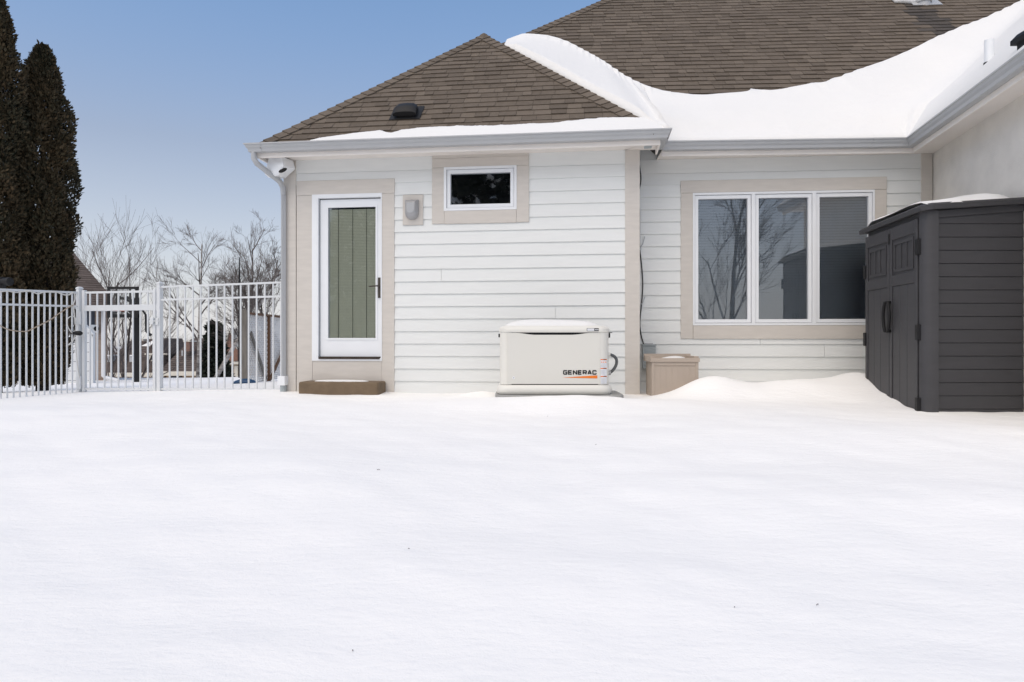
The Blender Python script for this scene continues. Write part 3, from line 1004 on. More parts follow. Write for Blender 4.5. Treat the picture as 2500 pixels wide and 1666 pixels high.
# wall lamp with its mounting plate
r_ = rect(B, 985, 478, 1034, 551)
ws = thing('wall_lamp', Vector(B.w((r_[0] + r_[1]) / 2, -.05, r_[2])), 'grey half round wall lamp on a beige plate beside the door', 'lamp')
MB(B).box(r_[0], r_[1], -.034, -.002, r_[2], r_[3]).build('mounting_plate', M['trim'], ws, bevel=.003, seg=1)
lr = rect(B, 992, 491, 1024.6, 539)
cx, hw = (lr[0] + lr[1]) / 2, (lr[1] - lr[0]) / 2
def ush(k, y, top, bot):
    pts = [(cx - hw * k, y, top), ]
    zc = bot + hw * k
    for i in range(9):
        a = math.pi + i * math.pi / 8
        pts.append((cx + hw * k * math.cos(a), y, zc + hw * k * math.sin(a)))
    pts.append((cx + hw * k, y, top))
    return pts
MB(B).loft([ush(1.0, -.035, lr[3], lr[2]), ush(1.0, -.055, lr[3], lr[2]), ush(.86, -.10, lr[3] - .01, lr[2] + .02), ush(.62, -.125, lr[3] - .04, lr[2] + .06)]).build('lamp_shade', M['lampm'], ws, smooth='auto')
MB(B).loft([ush(.56, -.1255, lr[3] - .045, lr[2] + .07), ush(.52, -.130, lr[3] - .05, lr[2] + .075)]).build('lens', M['gutter'], ws, smooth='auto')

# soffit light near the right corner
x, z = B.at(1582, 361, -.2)
MB(B).box(x - .045, x + .045, -.26, -.16, ZS - .035, ZS - .001).build('soffit_fixture', M['box'], house, bevel=.008)

# black cable down the corner, two ties, grey box
cpts = [(165, 238), (155, 270), (165, 340), (175, 430), (160, 510), (152, 550), (160, 600), (165, 640), (165, 790), (166, 880), (178, 980), (187, 1100), (185, 1180), (178, 1260), (168, 1370), (175, 1450), (195, 1522)]
cp = []
for a, b in cpts:
    x, z = W.at(1500 + a / 2.703, 280 + b / 2.703, -.028)
    cp.append((x, -.028, z))
fine = []
for i in range(len(cp) - 1):
    p0, p1, p2, p3 = [Vector(cp[max(0, min(len(cp) - 1, i + d))]) for d in (-1, 0, 1, 2)]
    for t in (0, .33, .66):
        fine.append(.5 * ((2 * p1) + (p2 - p0) * t + (2 * p0 - 5 * p1 + 4 * p2 - p3) * t * t + (3 * p1 - p0 - 3 * p2 + p3) * t ** 3))
fine.append(Vector(cp[-1]))
tag(MB(W).tube(fine, .008, 6).build('cable', M['wire'], None, smooth=True), 'thin black cable hanging down the siding from eave to grey box', 'cable')
for n_, (pa, pb, pc, pd), lb in ((0, (155, 878, 200, 805), 'upper grey cable tie sticking out beside the black cable'), (1, (155, 1258, 200, 1203), 'lower grey cable tie sticking out beside the black cable')):
    a0 = W.at(1500 + pa / 2.703, 280 + pb / 2.703, -.03); a1 = W.at(1500 + pc / 2.703, 280 + pd / 2.703, -.03)
    m_ = (a0[0] * .4 + a1[0] * .6 + .008, a0[1] * .6 + a1[1] * .4 - .012)
    t_ = MB(W).tube([(a0[0], -.03, a0[1] - .01), (a0[0] + .03, -.04, a0[1]), (m_[0], -.05, m_[1]), (a1[0], -.045, a1[1])], .0055, 6)
    t_.box(a0[0] - .006, a0[0] + .03, -.04, -.018, a0[1] - .028, a0[1] - .016)
    tag(t_.build('cable_tie', M['tie'], None), lb, 'cable tie', 'ties holding the wall cable')
r_ = rect(W, 1569, 841, 1602, 901, -.1)
eb = thing('electrical_box', Vector(W.w((r_[0] + r_[1]) / 2, -.06, r_[2])), 'grey metal electrical box on the siding above the beige bin', 'electrical box')
MB(W).box(r_[0], r_[1] - .006, -.10, -.018, r_[2], r_[3] - .012).build('case', M['box'], eb, bevel=.004)
MB(W).box(r_[0] - .004, r_[1] + .002, -.112, -.018, r_[3] - .018, r_[3] + .0).build('lid', M['box'], eb, bevel=.003)
MB(W).box(r_[0] + .03, r_[1] - .04, -.09, -.03, r_[3] + .001, r_[3] + .012).build('hinge', M['lampm'], eb)

# ------------------------------------------------------------------ door step
r_ = rect(B, 728, 930, 923, 962, -.36)
step = thing('door_step', Vector(B.w((r_[0] + r_[1]) / 2, -.2, -.2)), 'low brown concrete step below the glass door', 'step')
MB(B).box(r_[0], r_[1], -.36, -.03, -.2, r_[3] - .012).build('block', M['step'], step, bevel=.03, seg=3)
sn = MB(B)
lo = []
for i in range(15):
    a = i / 14
    w_ = .10 * math.sin(math.pi * (a * .96 + .02)) ** .35
    lo.append([(r_[0] + .16 + a * (r_[1] - r_[0] - .34), -.20 - w_ * math.cos(b) * (1 + .15 * math.sin(i * 2.1)), r_[3] - .014 + .022 * max(0, math.sin(b)) * w_ / .1) for b in [k * math.pi / 6 for k in range(7)]])
sn.loft(lo)
tag(sn.build('snow_patch', M['snow_roof'], None, smooth=True), 'thin patch of snow lying on the brown door step', 'snow', None, 'stuff')

# ------------------------------------------------------------------ generator
GY0 = 7.2
def gp(px, py, Y=GY0):
    p = P3(px, py, Y)
    return p.x, p.z
pad_z = gp(1300, 965)[1]
GXC = (gp(1212, 900)[0] + gp(1498, 900)[0]) / 2
GYC = GY0 + .32
def rr(hx, hy, r, z, n=6, yo=0.0):
    pts = []
    for cx_, cy_, a0 in ((hx - r, hy - r, 0), (-hx + r, hy - r, 90), (-hx + r, -hy + r, 180), (hx - r, -hy + r, 270)):
        for i in range(n + 1):
            a = R(a0 + 90 * i / n)
            pts.append((GXC + cx_ + r * math.cos(a), GYC + yo + cy_ + r * math.sin(a), z))
    return pts
padm = MB()
pr = random.Random(2)
outl = []
for i in range(40):
    a = i / 40 * 6.2832
    q = (abs(math.cos(a)) ** 8 + abs(math.sin(a)) ** 8) ** (-1 / 8)
    outl.append((GXC + .05 + .68 * q * math.cos(a) + pr.uniform(-.006, .006), GYC + .02 + .43 * q * math.sin(a) + pr.uniform(-.006, .006)))
padm.loft([[(x, y, z) for x, y in outl] for z in (-.3, pad_z - .006)] + [[(GXC + (x - GXC) * .99, GYC + (y - GYC) * .985, pad_z + .002) for x, y in outl]])
tag(padm.build('concrete_pad', M['conc'], None), 'grey concrete pad under the generator, its front in snow', 'concrete pad')
gen = thing('generator', (GXC, GYC, pad_z), 'cream home standby generator with black lettering beside the wall', 'generator')
zb0, zb1, zl0, zl1 = pad_z + .010, gp(1300, 940)[1], gp(1300, 812)[1], gp(1300, 798)[1]
hb, hbody = (gp(1498, 900)[0] - gp(1212, 900)[0]) / 2, (gp(1489, 900)[0] - gp(1219, 900)[0]) / 2
MB().loft([rr(hb - .02, .30, .10, zb0 - .004), rr(hb - .004, .315, .12, zb0 + .012), rr(hb, .32, .125, zb0 + .03), rr(hb - .003, .318, .125, zb1 - .04), rr(hb - .02, .305, .12, zb1 - .012), rr(hbody - .004, .295, .12, zb1 - .003)]).build('base', M['gen2'], gen, smooth='auto')
MB().loft([rr(hbody - .012, .278, .10, zb1 - .012), rr(hbody - .012, .278, .10, zl0 + .01)]).build('core', M['black'], gen, smooth='auto')
# corner columns and side walls (U shaped shells left and right of the front panel)
pxl, pxr = gp(1238.5, 900)[0], gp(1465, 900)[0]
def side_shell(sgn, xin):
    outer, inner = [], []
    r = .11
    hx, hy = hbody, .292
    front = (xin, GYC - hy)
    pts = [front]
    for i in range(9):
        a = R(270 + 90 * i / 8) if sgn > 0 else R(270 - 90 * i / 8)
        pts.append((GXC + sgn * (hx - r) + r * math.cos(a), GYC - hy + r + r * math.sin(a)))
    for i in range(9):
        a = R(0 + 90 * i / 8) if sgn > 0 else R(180 - 90 * i / 8)
        pts.append((GXC + sgn * (hx - r) + r * math.cos(a), GYC + hy - r + r * math.sin(a)))
    pts.append((xin, GYC + hy))
    back = [(GXC + (x - GXC) * .97, GYC + (y - GYC) * .96) for x, y in reversed(pts)]
    loop = pts + back
    return MB().loft([[(x, y, z) for x, y in loop] for z in (zb1, zl0 - .001)])
side_shell(-1, pxl - .006).build('corner_panel', M['gen2'], gen, smooth='auto')
side_shell(1, pxr + .006).build('corner_panel', M['gen2'], gen, smooth='auto')
# front door with the scooped top edge
zc0, zc1 = zb1 + .007, zl0 - .004
top = []
for i in range(25):
    a = i / 24
    x = pxr - a * (pxr - pxl)
    s = min(1, max(0, (x - pxl - .08) / .22)) * min(1, max(0, (pxr - .08 - x) / .22))
    s = s * s * (3 - 2 * s)
    top.append((x, zc1 - .021 * s))
poly = [(pxl, zc0), (pxr, zc0)] + top
MB().prism(poly, GYC - .297, GYC - .28).build('front_panel', M['gen'], gen)
fy = GYC - .297
MB().loft([rr(hbody + .003, .300, .12, zl0), rr(hbody + .010, .307, .125, zl0 + .012), rr(hbody + .008, .305, .125, zl1 - .02), rr(hbody - .01, .288, .12, zl1), rr(hbody - .05, .25, .12, zl1 + .014), rr(hbody - .2, .12, .08, zl1 + .022)]).build('lid', M['gen2'], gen, smooth='auto')
# latches
MB().box(GXC - hbody - .018, GXC - hbody + .004, GYC - .12, GYC - .07, zl0 - .05, zl0 - .012).build('latch', M['black'], gen, bevel=.004)
MB().box(GXC + hbody - .004, GXC + hbody + .022, GYC - .16, GYC - .11, zl0 - .055, zl0 - .004).box(GXC + hbody, GXC + hbody + .045, GYC - .16, GYC - .11, zl0 - .003, zl0 + .004).build('latch', M['black'], gen, bevel=.003, seg=1)
lx, lz = gp(1254, 923)
MB().tube([(lx, fy - .004, lz), (lx, fy + .001, lz)], .014, 16).build('lock_plate', M['white'], gen)
MB().add([(lx - .004, fy - .006, lz - .007), (lx + .002, fy - .006, lz - .001), (lx + .005, fy - .006, lz), (lx + .004, fy - .006, lz + .007), (lx - .001, fy - .006, lz + .001), (lx - .005, fy - .006, lz)], [(0, 1, 2, 3, 4, 5)]).build('lock_mark', M['blackp'], gen)


def strokes(lines, x0, z0, w, h, th, y, mb):
    for ln in lines:
        p = [Vector((x0 + a * w, z0 + b * h)) for a, b in ln]
        L, Rr = [], []
        for i in range(len(p)):
            ns = []
            for a, b in ((i - 1, i), (i, i + 1)):
                if a >= 0 and b < len(p):
                    d = (p[b] - p[a]).normalized()
                    ns.append(Vector((-d.y, d.x)))
            m = ns[0] if len(ns) == 1 else (ns[0] + ns[1]) / max(.35, 1 + ns[0].dot(ns[1]))
            L.append(p[i] + m * th / 2); Rr.append(p[i] - m * th / 2)
        for i in range(len(p) - 1):
            mb.add([(q[0], y, q[1]) for q in (L[i], Rr[i], Rr[i + 1], L[i + 1])], [(0, 1, 2, 3)])


GLY = {'G': [[(1, .80), (1, .9), (.88, 1), (.12, 1), (0, .88), (0, .12), (.12, 0), (.88, 0), (1, .12), (1, .46), (.5, .46)]],
       'E': [[(1, 1), (0, 1), (0, 0), (1, 0)], [(0, .5), (.92, .5)]],
       'N': [[(0, -.12), (0, 1.12)], [(.02, 1.0), (.98, 0)], [(1, -.12), (1, 1.12)]],
       'R': [[(0, 0), (0, 1), (.88, 1), (1, .88), (1, .52), (.88, .42), (0, .42)], [(.62, .42), (1, 0)]],
       'A': [[(0, 0), (.40, 1), (.60, 1), (1, 0)], [(.2, .28), (.8, .28)]],
       'C': [[(1, .72), (1, .88), (.88, 1), (.12, 1), (0, .88), (0, .12), (.12, 0), (.88, 0), (1, .12), (1, .28)]]}
tx0, tz1 = gp(1375, 904.3); tx1, tz0 = gp(1458.5, 915.6)
th = .0125
cell = (tx1 - tx0) / 7
lt = MB()
for i, ch in enumerate('GENERAC'):
    strokes(GLY[ch], tx0 + i * cell + th / 2, tz0 + th / 2, cell * .90 - th, tz1 - tz0 - th, th, fy - .0025 - .0002 * i, lt)
lt.build('lettering', M['blackp'], gen, recalc=False)
a0, a1, a2 = gp(1373, 922.4), gp(1459, 917.2), gp(1459, 924.6)
MB().add([(a0[0], fy - .0025, a0[1]), (a2[0], fy - .0025, a2[1]), (a1[0], fy - .0025, a1[1])], [(0, 1, 2)]).build('logo_wedge', M['orange'], gen, recalc=False)
# badge on the lid
b0, b1 = gp(1433, 809), gp(1462, 801.6)
ly = GYC - .3075
MB().box(b0[0], b1[0], ly - .004, ly + .01, b0[1], b1[1]).build('badge', M['blackp'], gen, bevel=.002, seg=1)
bm_ = b0[0] + (b1[0] - b0[0]) * .62
MB().box(b0[0] + .004, bm_, ly - .0055, ly - .0042, b0[1] + .004, b1[1] - .004).build('badge_field', M['white'], gen)
g_ = MB()
bz = (b0[1] + b1[1]) / 2
for i in range(9):
    g_.box(b0[0] + .008 + i * .0075, b0[0] + .0125 + i * .0075, ly - .0062, ly - .0057, bz - .003, bz + .003)
g_.build('badge_print', M['greyp'], gen)
g_ = MB()
for i in range(4):
    g_.box(bm_ + .009 + i * .009, bm_ + .0155 + i * .009, ly - .0052, ly - .0043, bz - .005, bz + .005)
g_.build('badge_print', M['white'], gen)
# warning stickers on the right corner column
s0, s1 = gp(1467, 938), gp(1483.5, 877)
cy = GYC - .294
def sticker(name, x0_, x1_, z0_, z1_, m, dy):
    mb = MB()
    n = 6
    r = .11
    xc = GXC + hbody - r
    pts = []
    for i in range(n + 1):
        x = x0_ + (x1_ - x0_) * i / n
        y = GYC - .292 if x < xc else GYC - .292 + r - math.sqrt(max(0, r * r - (x - xc) ** 2))
        pts.append((x, y - dy))
    for p_, q_ in zip(pts, pts[1:]):
        mb.add([(p_[0], p_[1], z0_), (q_[0], q_[1], z0_), (q_[0], q_[1], z1_), (p_[0], p_[1], z1_)], [(0, 1, 2, 3)])
    return mb.build(name, m, gen, recalc=False)
sticker('warning_sticker', s0[0], s1[0], s0[1], s1[1], M['white'], .003)
for py in (877.5, 899, 918.8):
    z_ = gp(1470, py)[1]
    sticker('warning_band', s0[0], s1[0], z_ - .010, z_, M['orange'], .0042)
    sticker('warning_band_text', s0[0] + .03, s1[0] - .008, z_ - .0078, z_ - .0022, M['rust'], .0050)
for k in range(3):
    x_ = s0[0] + .012 + k * .021
    z_ = gp(1470, 884.5)[1]
    MB().add([(x_ - .008, cy - .003, z_ - .006), (x_ + .008, cy - .003, z_ - .006), (x_, cy - .003, z_ + .008)], [(0, 1, 2)]).build('warning_triangle', M['orange'], gen, recalc=False)
tm = MB()
for py in (889, 892, 895, 905, 908, 911, 914, 924, 927, 930, 933, 936):
    z_ = gp(1470, py)[1]
    tm.box(s0[0] + .004, s0[0] + .052, cy - .0022, cy - .0015, z_ - .0025, z_)
tm.build('sticker_print', M['greyp'], gen)
# vent louvres on the right side
for k in range(7):
    z_ = zl0 - .24 - k * .032
    MB().box(GXC + hbody - .004, GXC + hbody + .010, GYC - .17, GYC + .15, z_ - .008, z_ + .008).build('louvre', M['gen2'], gen, bevel=.003, seg=1)
c0, c1 = gp(1491, 866, 7.35), gp(1492, 912, 7.35)
cpt = []
for i in range(13):
    a = -math.pi / 2 + math.pi * i / 12
    cpt.append((c0[0] - .02 + .092 * math.cos(a) + .012 * math.sin(2 * a), GYC - .1 + .0 * i, (c0[1] + c1[1]) / 2 + (c0[1] - c1[1]) / 2 * math.sin(a)))
cpt = [(cpt[0][0] - .03, cpt[0][1], cpt[0][2])] + cpt + [(cpt[-1][0] - .03, cpt[-1][1], cpt[-1][2])]
M['conduit'] = mat('grey_conduit', (.09, .095, .10), .5, .08)
cnd = MB().tube(cpt, .0165, 10).build('conduit', M['conduit'], gen, smooth=True)
MB().tube([(c1[0] - .05, GYC - .1, c1[1]), (c1[0] + .005, GYC - .1, c1[1] + .002)], .024, 8).build('conduit_fitting', M['lampm'], gen)
MB().tube([(c1[0] - .05, GYC - .1, c0[1]), (c1[0] + .0, GYC - .1, c0[1])], .022, 8).build('conduit_fitting', M['gen2'], gen)
# snow cap
hs = (gp(1466.5, 790)[0] - gp(1231, 790)[0]) / 2
xo = (gp(1466.5, 790)[0] + gp(1231, 790)[0]) / 2 - GXC
loops = []
for k in range(9):
    f_ = k / 8 * 1.48
    zz = zl1 - .004 + .088 * math.sin(f_)
    sc_ = math.cos(f_) ** .62
    hx_, hy_ = max(.02, hs * sc_), max(.02, .26 * sc_)
    loops.append([(p_[0] + xo, p_[1], p_[2] + .004 * math.sin(p_[0] * 7)) for p_ in rr(hx_, hy_, min(.12, hy_ * .8), zz)])
tag(MB().loft(loops).build('snow_cap', M['snow_roof'], None, smooth=True), 'rounded cap of snow on the generator lid', 'snow', None, 'stuff')

# ------------------------------------------------------------------ beige bin
BY = 8.02
b0 = P3(1589, 965, BY); b1 = P3(1708, 876, BY)
bx0, bx1, bz0, bz1 = b0.x + .012, b1.x - .012, -.06, P3(1600, 884, BY).z
bn = thing('resin_bin', ((bx0 + bx1) / 2, BY + .22, bz0), 'beige resin bin with tray top against the siding, half buried in snow', 'bin')
bm2 = MB()
BD = .44
bm2.box(bx0 + .02, bx1 - .02, BY + .012, BY + BD, bz0, bz1)
bm2.build('body', M['bin'], bn)
npan = 7
pw = (bx1 - bx0 - .06) / npan
for i in range(npan):
    x_ = bx0 + .03 + i * pw
    MB().box(x_ + .0007, x_ + pw - .0007, BY + .008, BY + .013, bz0, bz1 - .05).build('slat', M['bin'], bn)
MB().box(bx0, bx0 + .032, BY, BY + .03, bz0, bz1).build('corner_post', M['bin'], bn, bevel=.003, seg=1)
MB().box(bx1 - .032, bx1, BY, BY + .03, bz0, bz1).build('corner_post', M['bin'], bn, bevel=.003, seg=1)
MB().box(bx0 + .033, bx1 - .033, BY + .002, BY + .02, bz1 - .045, bz1).build('rail', M['bin'], bn, bevel=.003, seg=1)
rz = P3(1600, 875, BY).z
rim = MB()
o_ = (bx0 - .012, bx1 + .012, BY - .012, BY + BD + .012)
i_ = (bx0 + .045, bx1 - .045, BY + .035, BY + BD - .035)
rim.box(o_[0], o_[1], o_[2], i_[2], bz1, rz + .001).box(o_[0], o_[1], i_[3], o_[3], bz1, rz + .045).box(o_[0], i_[0], i_[2], i_[3], bz1, rz + .022).box(i_[1], o_[1], i_[2], i_[3], bz1, rz + .022)
rim.build('rim', M['bin'], bn)
MB().box(i_[0], i_[1], i_[2], i_[3], bz1 - .01, bz1 + .004).build('tray', M['bin'], bn)
lo = []
for i in range(11):
    a = i / 10
    w_ = .17 * math.sin(math.pi * (a * .94 + .03)) ** .5
    lo.append([(i_[0] + .06 + a * (i_[1] - i_[0] - .09), BY + BD * .52 - w_ * math.cos(b), bz1 + .004 + (.045 + .03 * a) * max(0, math.sin(b)) * w_ / .17) for b in [k * math.pi / 6 for k in range(7)]])
tag(MB().loft(lo).build('snow_patch', M['snow_roof'], None, smooth=True), 'small heap of snow in the tray of the beige bin', 'snow', None, 'stuff')

# ------------------------------------------------------------------ storage shed
shed = thing('storage_shed', (4.3, 7.0, -.1), 'charcoal resin storage shed with double doors against the stucco wall', 'shed')
sA, sB = Vector((3.898, 6.52, 0)), Vector((4.043, 7.85, 0))         # front corners of the door side
dd = (sB - sA); DW = dd.length; dd.normalize()
ang = -math.degrees(math.atan2(dd.y, dd.x))
S = Fr(ang, sA.x, sA.y)                                             # x runs along the doors, -y... out of the face is +y here
out = Vector((-dd.y, dd.x, 0))                                      # left of travel = outward (-X)
if out.x > 0: out = -out
class SF(Fr):
    def __init__(s): pass
    def w(s, x, y, z):
        p = sA + dd * x + out * (-y)                                # y negative = outward, like the walls
        return (p.x, p.y, z)
SD = SF()
zt, zbt = 1.82, -.25
sy0 = 6.40
sxr = 4.845
MB().add([(sA.x + .02, sA.y + .02, zbt), (sxr, sA.y + .02, zbt), (sxr, sB.y, zbt), (sB.x + .02, sB.y, zbt), (sA.x + .02, sA.y + .02, zt + .02), (sxr, sA.y + .02, zt + .08), (sxr, sB.y, zt + .08), (sB.x + .02, sB.y, zt + .02)],
         [(0, 3, 2, 1), (4, 5, 6, 7), (0, 1, 5, 4), (1, 2, 6, 5), (2, 3, 7, 6), (3, 0, 4, 7)]).build('frame', M['shed'], shed)
# rounded corner column
cc = []
for z in (zbt, zt + .02):
    cc.append([(sA.x + .125 * (1 - c) if False else x, y, z) for x, y, c in [(sA.x - .012 * 0 + .0, sA.y + .07, 0), (sA.x + .004, sA.y + .028, 0), (sA.x + .03, sA.y - .012, 0), (sA.x + .07, sA.y - .03, 0), (sA.x + .125, sA.y - .034, 0), (sA.x + .125, sA.y + .03, 0), (sA.x + .04, sA.y + .07, 0)]])
MB().loft(cc).build('corner_column', M['shed'], shed, smooth='auto')
# lap boards on the gable side facing the camera
fyS = sA.y + .012
z_ = P3(2400, 548, fyS).z
pit = 32.25 / F * fyS
k = -15
while True:
    zb = z_ + k * pit
    k += 1
    if zb < zbt - .1: continue
    if zb > 1.83: break
    za, zc = zb + .003, min(zb + pit, 1.86)
    mb = MB()
    xa = sA.x + .127
    prof = [(fyS - .014, za + .002), (fyS + .006, za), (fyS + .006, zc), (fyS - .009, zc), (fyS - .015, za + .008)]
    n = len(prof)
    mb.add([(xa, y, z) for y, z in prof] + [(sxr, y, z) for y, z in prof], [tuple(range(n)), tuple(range(2 * n - 1, n - 1, -1))] + [(i, n + i, n + (i + 1) % n, (i + 1) % n) for i in range(n)])
    mb.build('lap_board', M['shed'], shed)
MB().prism([(sA.x + .13, 1.775), (sxr, 1.84), (sxr, 1.90), (sA.x + .13, 1.84)], fyS - .028, fyS + .01).build('gable_strip', M['shed'], shed)
# doors
mid = DW * .52
for (d0, d1), hin in (((.085, mid - .006), 0), ((mid + .006, DW - .02), 1)):
    dr = part_empty('shed_door', SD.w((d0 + d1) / 2, 0, -.1), shed)
    ztop = zt - .035
    MB(SD).box(d0, d1, -.006, .03, -.2, ztop).build('door_panel', M['shed'], dr)
    wd = d1 - d0
    # rails and stiles proud of the panel
    z1_, z2_ = ztop - .13, ztop - .50
    MB(SD).box(d0, d0 + .055, -.020, -.0061, -.2, ztop).build('stile', M['shed'], dr, bevel=.004, seg=1)
    MB(SD).box(d1 - .055, d1, -.020, -.0061, -.2, ztop).build('stile', M['shed'], dr, bevel=.004, seg=1)
    MB(SD).box(d0 + .056, d1 - .056, -.020, -.0061, z1_, ztop).build('rail', M['shed'], dr, bevel=.004, seg=1)
    MB(SD).box(d0 + .056, d1 - .056, -.020, -.0061, z2_ - .11, z2_).build('rail', M['shed'], dr, bevel=.004, seg=1)
    # raised frame with three lights
    a_, b_ = d0 + .085, d1 - .085
    c_, e_ = z2_ + .03, z1_ - .03
    MB(SD).box(a_, b_, -.016, -.0062, e_ - .03, e_).box(a_, b_, -.016, -.0062, c_, c_ + .03).box(a_, a_ + .03, -.016, -.0062, c_ + .03, e_ - .03).box(b_ - .03, b_, -.016, -.0062, c_ + .03, e_ - .03).build('panel_frame', M['shed'], dr)
    for k in (1, 2):
        x_ = a_ + .03 + k * (b_ - a_ - .06) / 3
        MB(SD).box(x_ - .013, x_ + .013, -.015, -.0063, c_ + .031, e_ - .031).build('muntin', M['shed'], dr)
    n = 3
    for k in range(n):
        x_ = d0 + .06 + k * (wd - .12) / n
        MB(SD).box(x_ + .002, x_ + (wd - .12) / n - .004, -.0125, -.0064, -.2, z2_ - .115).build('plank', M['shed'], dr, bevel=.003, seg=1)
    # hinges on the outer stile
    hx_ = d0 - .02 if hin == 0 else d1 - .005
    for hz_ in (1.50, .68, -.02) if hin == 0 else (1.38, .62, .06):
        MB(SD).box(hx_ - .022, hx_ + .030, -.036, .01, hz_ - .065, hz_ + .085).build('hinge', M['black'], dr, bevel=.004, seg=1)
    # curved handle
    hx_ = d1 - .03 if hin == 0 else d0 + .03
    sg = 1 if hin == 0 else -1
    zc = P3(2170, 773, 7.1).z
    pts = [(hx_ - sg * .0, -.018, zc - .15)]
    for i in range(9):
        a = -1.15 + 2.3 * i / 8
        pts.append((hx_ - sg * (.065 * (math.cos(a) - .4)), -.05, zc + .15 * a / 1.15))
    pts.append((hx_, -.018, zc + .15))
    MB(SD).tube(pts, .017, 8).build('handle', M['black'], dr, smooth=True)
MB(SD).box(mid - .02, mid + .012, -.026, -.005, zt - .20, zt - .09).build('hasp', M['black'], shed)
# roof: eave along the doors, rising slowly to the right
rf = MB()
e0 = Vector(SD.w(-.03, -.05, 0)); e1 = Vector(SD.w(DW + .07, -.05, 0))
fx = sxr + .3
def rl(z, o):
    s = .055
    return [(e0.x - o, e0.y - .02 - o, z), (e0.x + .10, e0.y - .050 - o, z + .012), (sxr, e0.y - .050 - o, z + .012 + s * 1.0), (sxr, e1.y, z + .012 + s), (e1.x - o, e1.y + o, z)]
rf.loft([rl(zt + .012, 0), rl(zt + .055, .004), rl(zt + .075, -.02)])
rf.build('shed_roof', M['shed_roof'], shed)
# snow on the shed
lo = []
for i in range(16):
    a = i / 15
    x_ = 3.86 + .03 + a * .95
    hgt = .060 + .055 * math.exp(-((a - .62) / .34) ** 2)
    row = []
    for k in range(13):
        b = k / 12
        y_ = 6.50 + .03 * math.sin(i) + b * 1.30 - .05 * (1 - a)
        e_ = min(1, b / .22) * min(1, (1 - b) / .1) * min(1, a / .06 + .35) * min(1, (1 - a) / .1 + .0)
        row.append((x_ + b * .11, y_, zt + .079 + .055 * a + hgt * max(0, e_) ** .5 - (.01 if e_ <= 0 else 0) + .006 * math.sin(9 * a + 7 * b)))
    lo.append(row)
sm = MB()
for i in range(15):
    for k in range(12):
        b_ = len(sm.v)
        pass
sm.v = [p_ for row in lo for p_ in row]
sm.f = [(i * 13 + k, (i + 1) * 13 + k, (i + 1) * 13 + k + 1, i * 13 + k + 1) for i in range(15) for k in range(12)]
b_ = len(sm.v)
tag(sm.build('shed_snow', M['snow_roof'], None, smooth=True), 'layer of snow on the charcoal shed roof', 'snow', None, 'stuff')

# ------------------------------------------------------------------ white fence and gate
def fence_run(name, label, p0, p1, picks, ztop, zmid, zbot, posts, grp):
    """p0, p1: plan ends; z at both ends; picks: fractions along the run"""
    a, b = Vector((*p0, 0)), Vector((*p1, 0))
    d = b - a
    L = d.length
    d.normalize()
    f = Fr(-math.degrees(math.atan2(d.y, d.x)), a.x, a.y)
    th = thing(name, ((a.x + b.x) / 2, (a.y + b.y) / 2, min(zbot)), label, 'fence' if name != 'gate' else 'gate', grp)
    zz = lambda pr, k: pr[0] + (pr[1] - pr[0]) * k
    def rail(pr, h, w):
        mb = MB(f)
        mb.add([(0, -w, pr[0] - h), (L, -w, pr[1] - h), (L, w, pr[1] - h), (0, w, pr[0] - h), (0, -w, pr[0]), (L, -w, pr[1]), (L, w, pr[1]), (0, w, pr[0])],
               [(0, 3, 2, 1), (4, 5, 6, 7), (0, 1, 5, 4), (1, 2, 6, 5), (2, 3, 7, 6), (3, 0, 4, 7)])
        mb.build('rail', M['fence'], th)
    return th, f, L, rail, zz


def picket(f, th, x, z0, z1, w=.0095):
    MB(f).box(x - w, x + w, -.0085, .0085, z0, z1).build('picket', M['fence'], th)


def post(f, th, x, y, z0, z1, w=.034, cap=True):
    MB(f).box(x - w, x + w, y - w, y + w, z0, z1).build('post', M['fence'], th, bevel=.004, seg=1)
    if cap:
        MB(f).loft([[(x + sx * k, y + sy * k, z) for sx, sy in ((-1, -1), (1, -1), (1, 1), (-1, 1))] for k, z in ((w + .004, z1), (w + .005, z1 + .014), (w * .85, z1 + .028), (w * .35, z1 + .036))]).build('post_cap', M['fence'], th)


pL, pG, pE, pZ = (-7.42, 8.74), (-6.60, 10.5), (-5.22, 10.2), (-2.98, 9.34)
# right-hand section, latch post to house corner
th, f, L, rail, zz = fence_run('fence_section', 'white metal fence section between gate and house corner', pE, pZ, None, (1.425, 1.425), None, (-.13, -.05), None, 'white metal fence')
rail((1.425, 1.425), .026, .0125)
rail((1.235, 1.235), .026, .0125)
rail((-.085, -.04), .026, .0125)
for px in (193, 262, 327, 396, 463, 532, 602, 671, 740, 812, 881, 951, 1022, 1095, 1163):
    x, _ = f.at(360 + px / 3.564, 800)
    picket(f, th, x, -.16, 1.412)
post(f, th, 0, 0, -.3, 1.455)
# gate
th, f, L, rail, zz = fence_run('gate', 'white metal gate with wide middle rail next to the left fence', (pG[0] + .05, pG[1]), (pE[0] - .045, pE[1] + .01), None, None, None, (-.16, -.13), None, 'white metal fence')
rail((1.365, 1.365), .030, .0125)
rail((1.155, 1.155), .085, .0165)
rail((-.10, -.09), .028, .0125)
for px in (690, 745, 800, 852, 907, 962, 1018, 1075, 1132):
    x, _ = f.at(px / 3.136, 800)
    picket(f, th, x, -.13, 1.352)
post(f, th, .03, 0, -.16, 1.385, .026, False)
post(f, th, L - .035, 0, -.15, 1.385, .026, False)
for zc in (.96, -.02):
    MB(f).box(-.065, .012, -.06, -.03, zc - .10, zc + .10).build('hinge', M['fence'], th, bevel=.005, seg=1)
MB(f).box(L - .08, L - .02, -.062, -.027, .86, .96).box(L - .10, L + .075, -.055, -.043, .90, .915).box(L + .015, L + .06, -.055, -.03, .85, .95).build('latch', M['fence'], th, bevel=.004, seg=1)
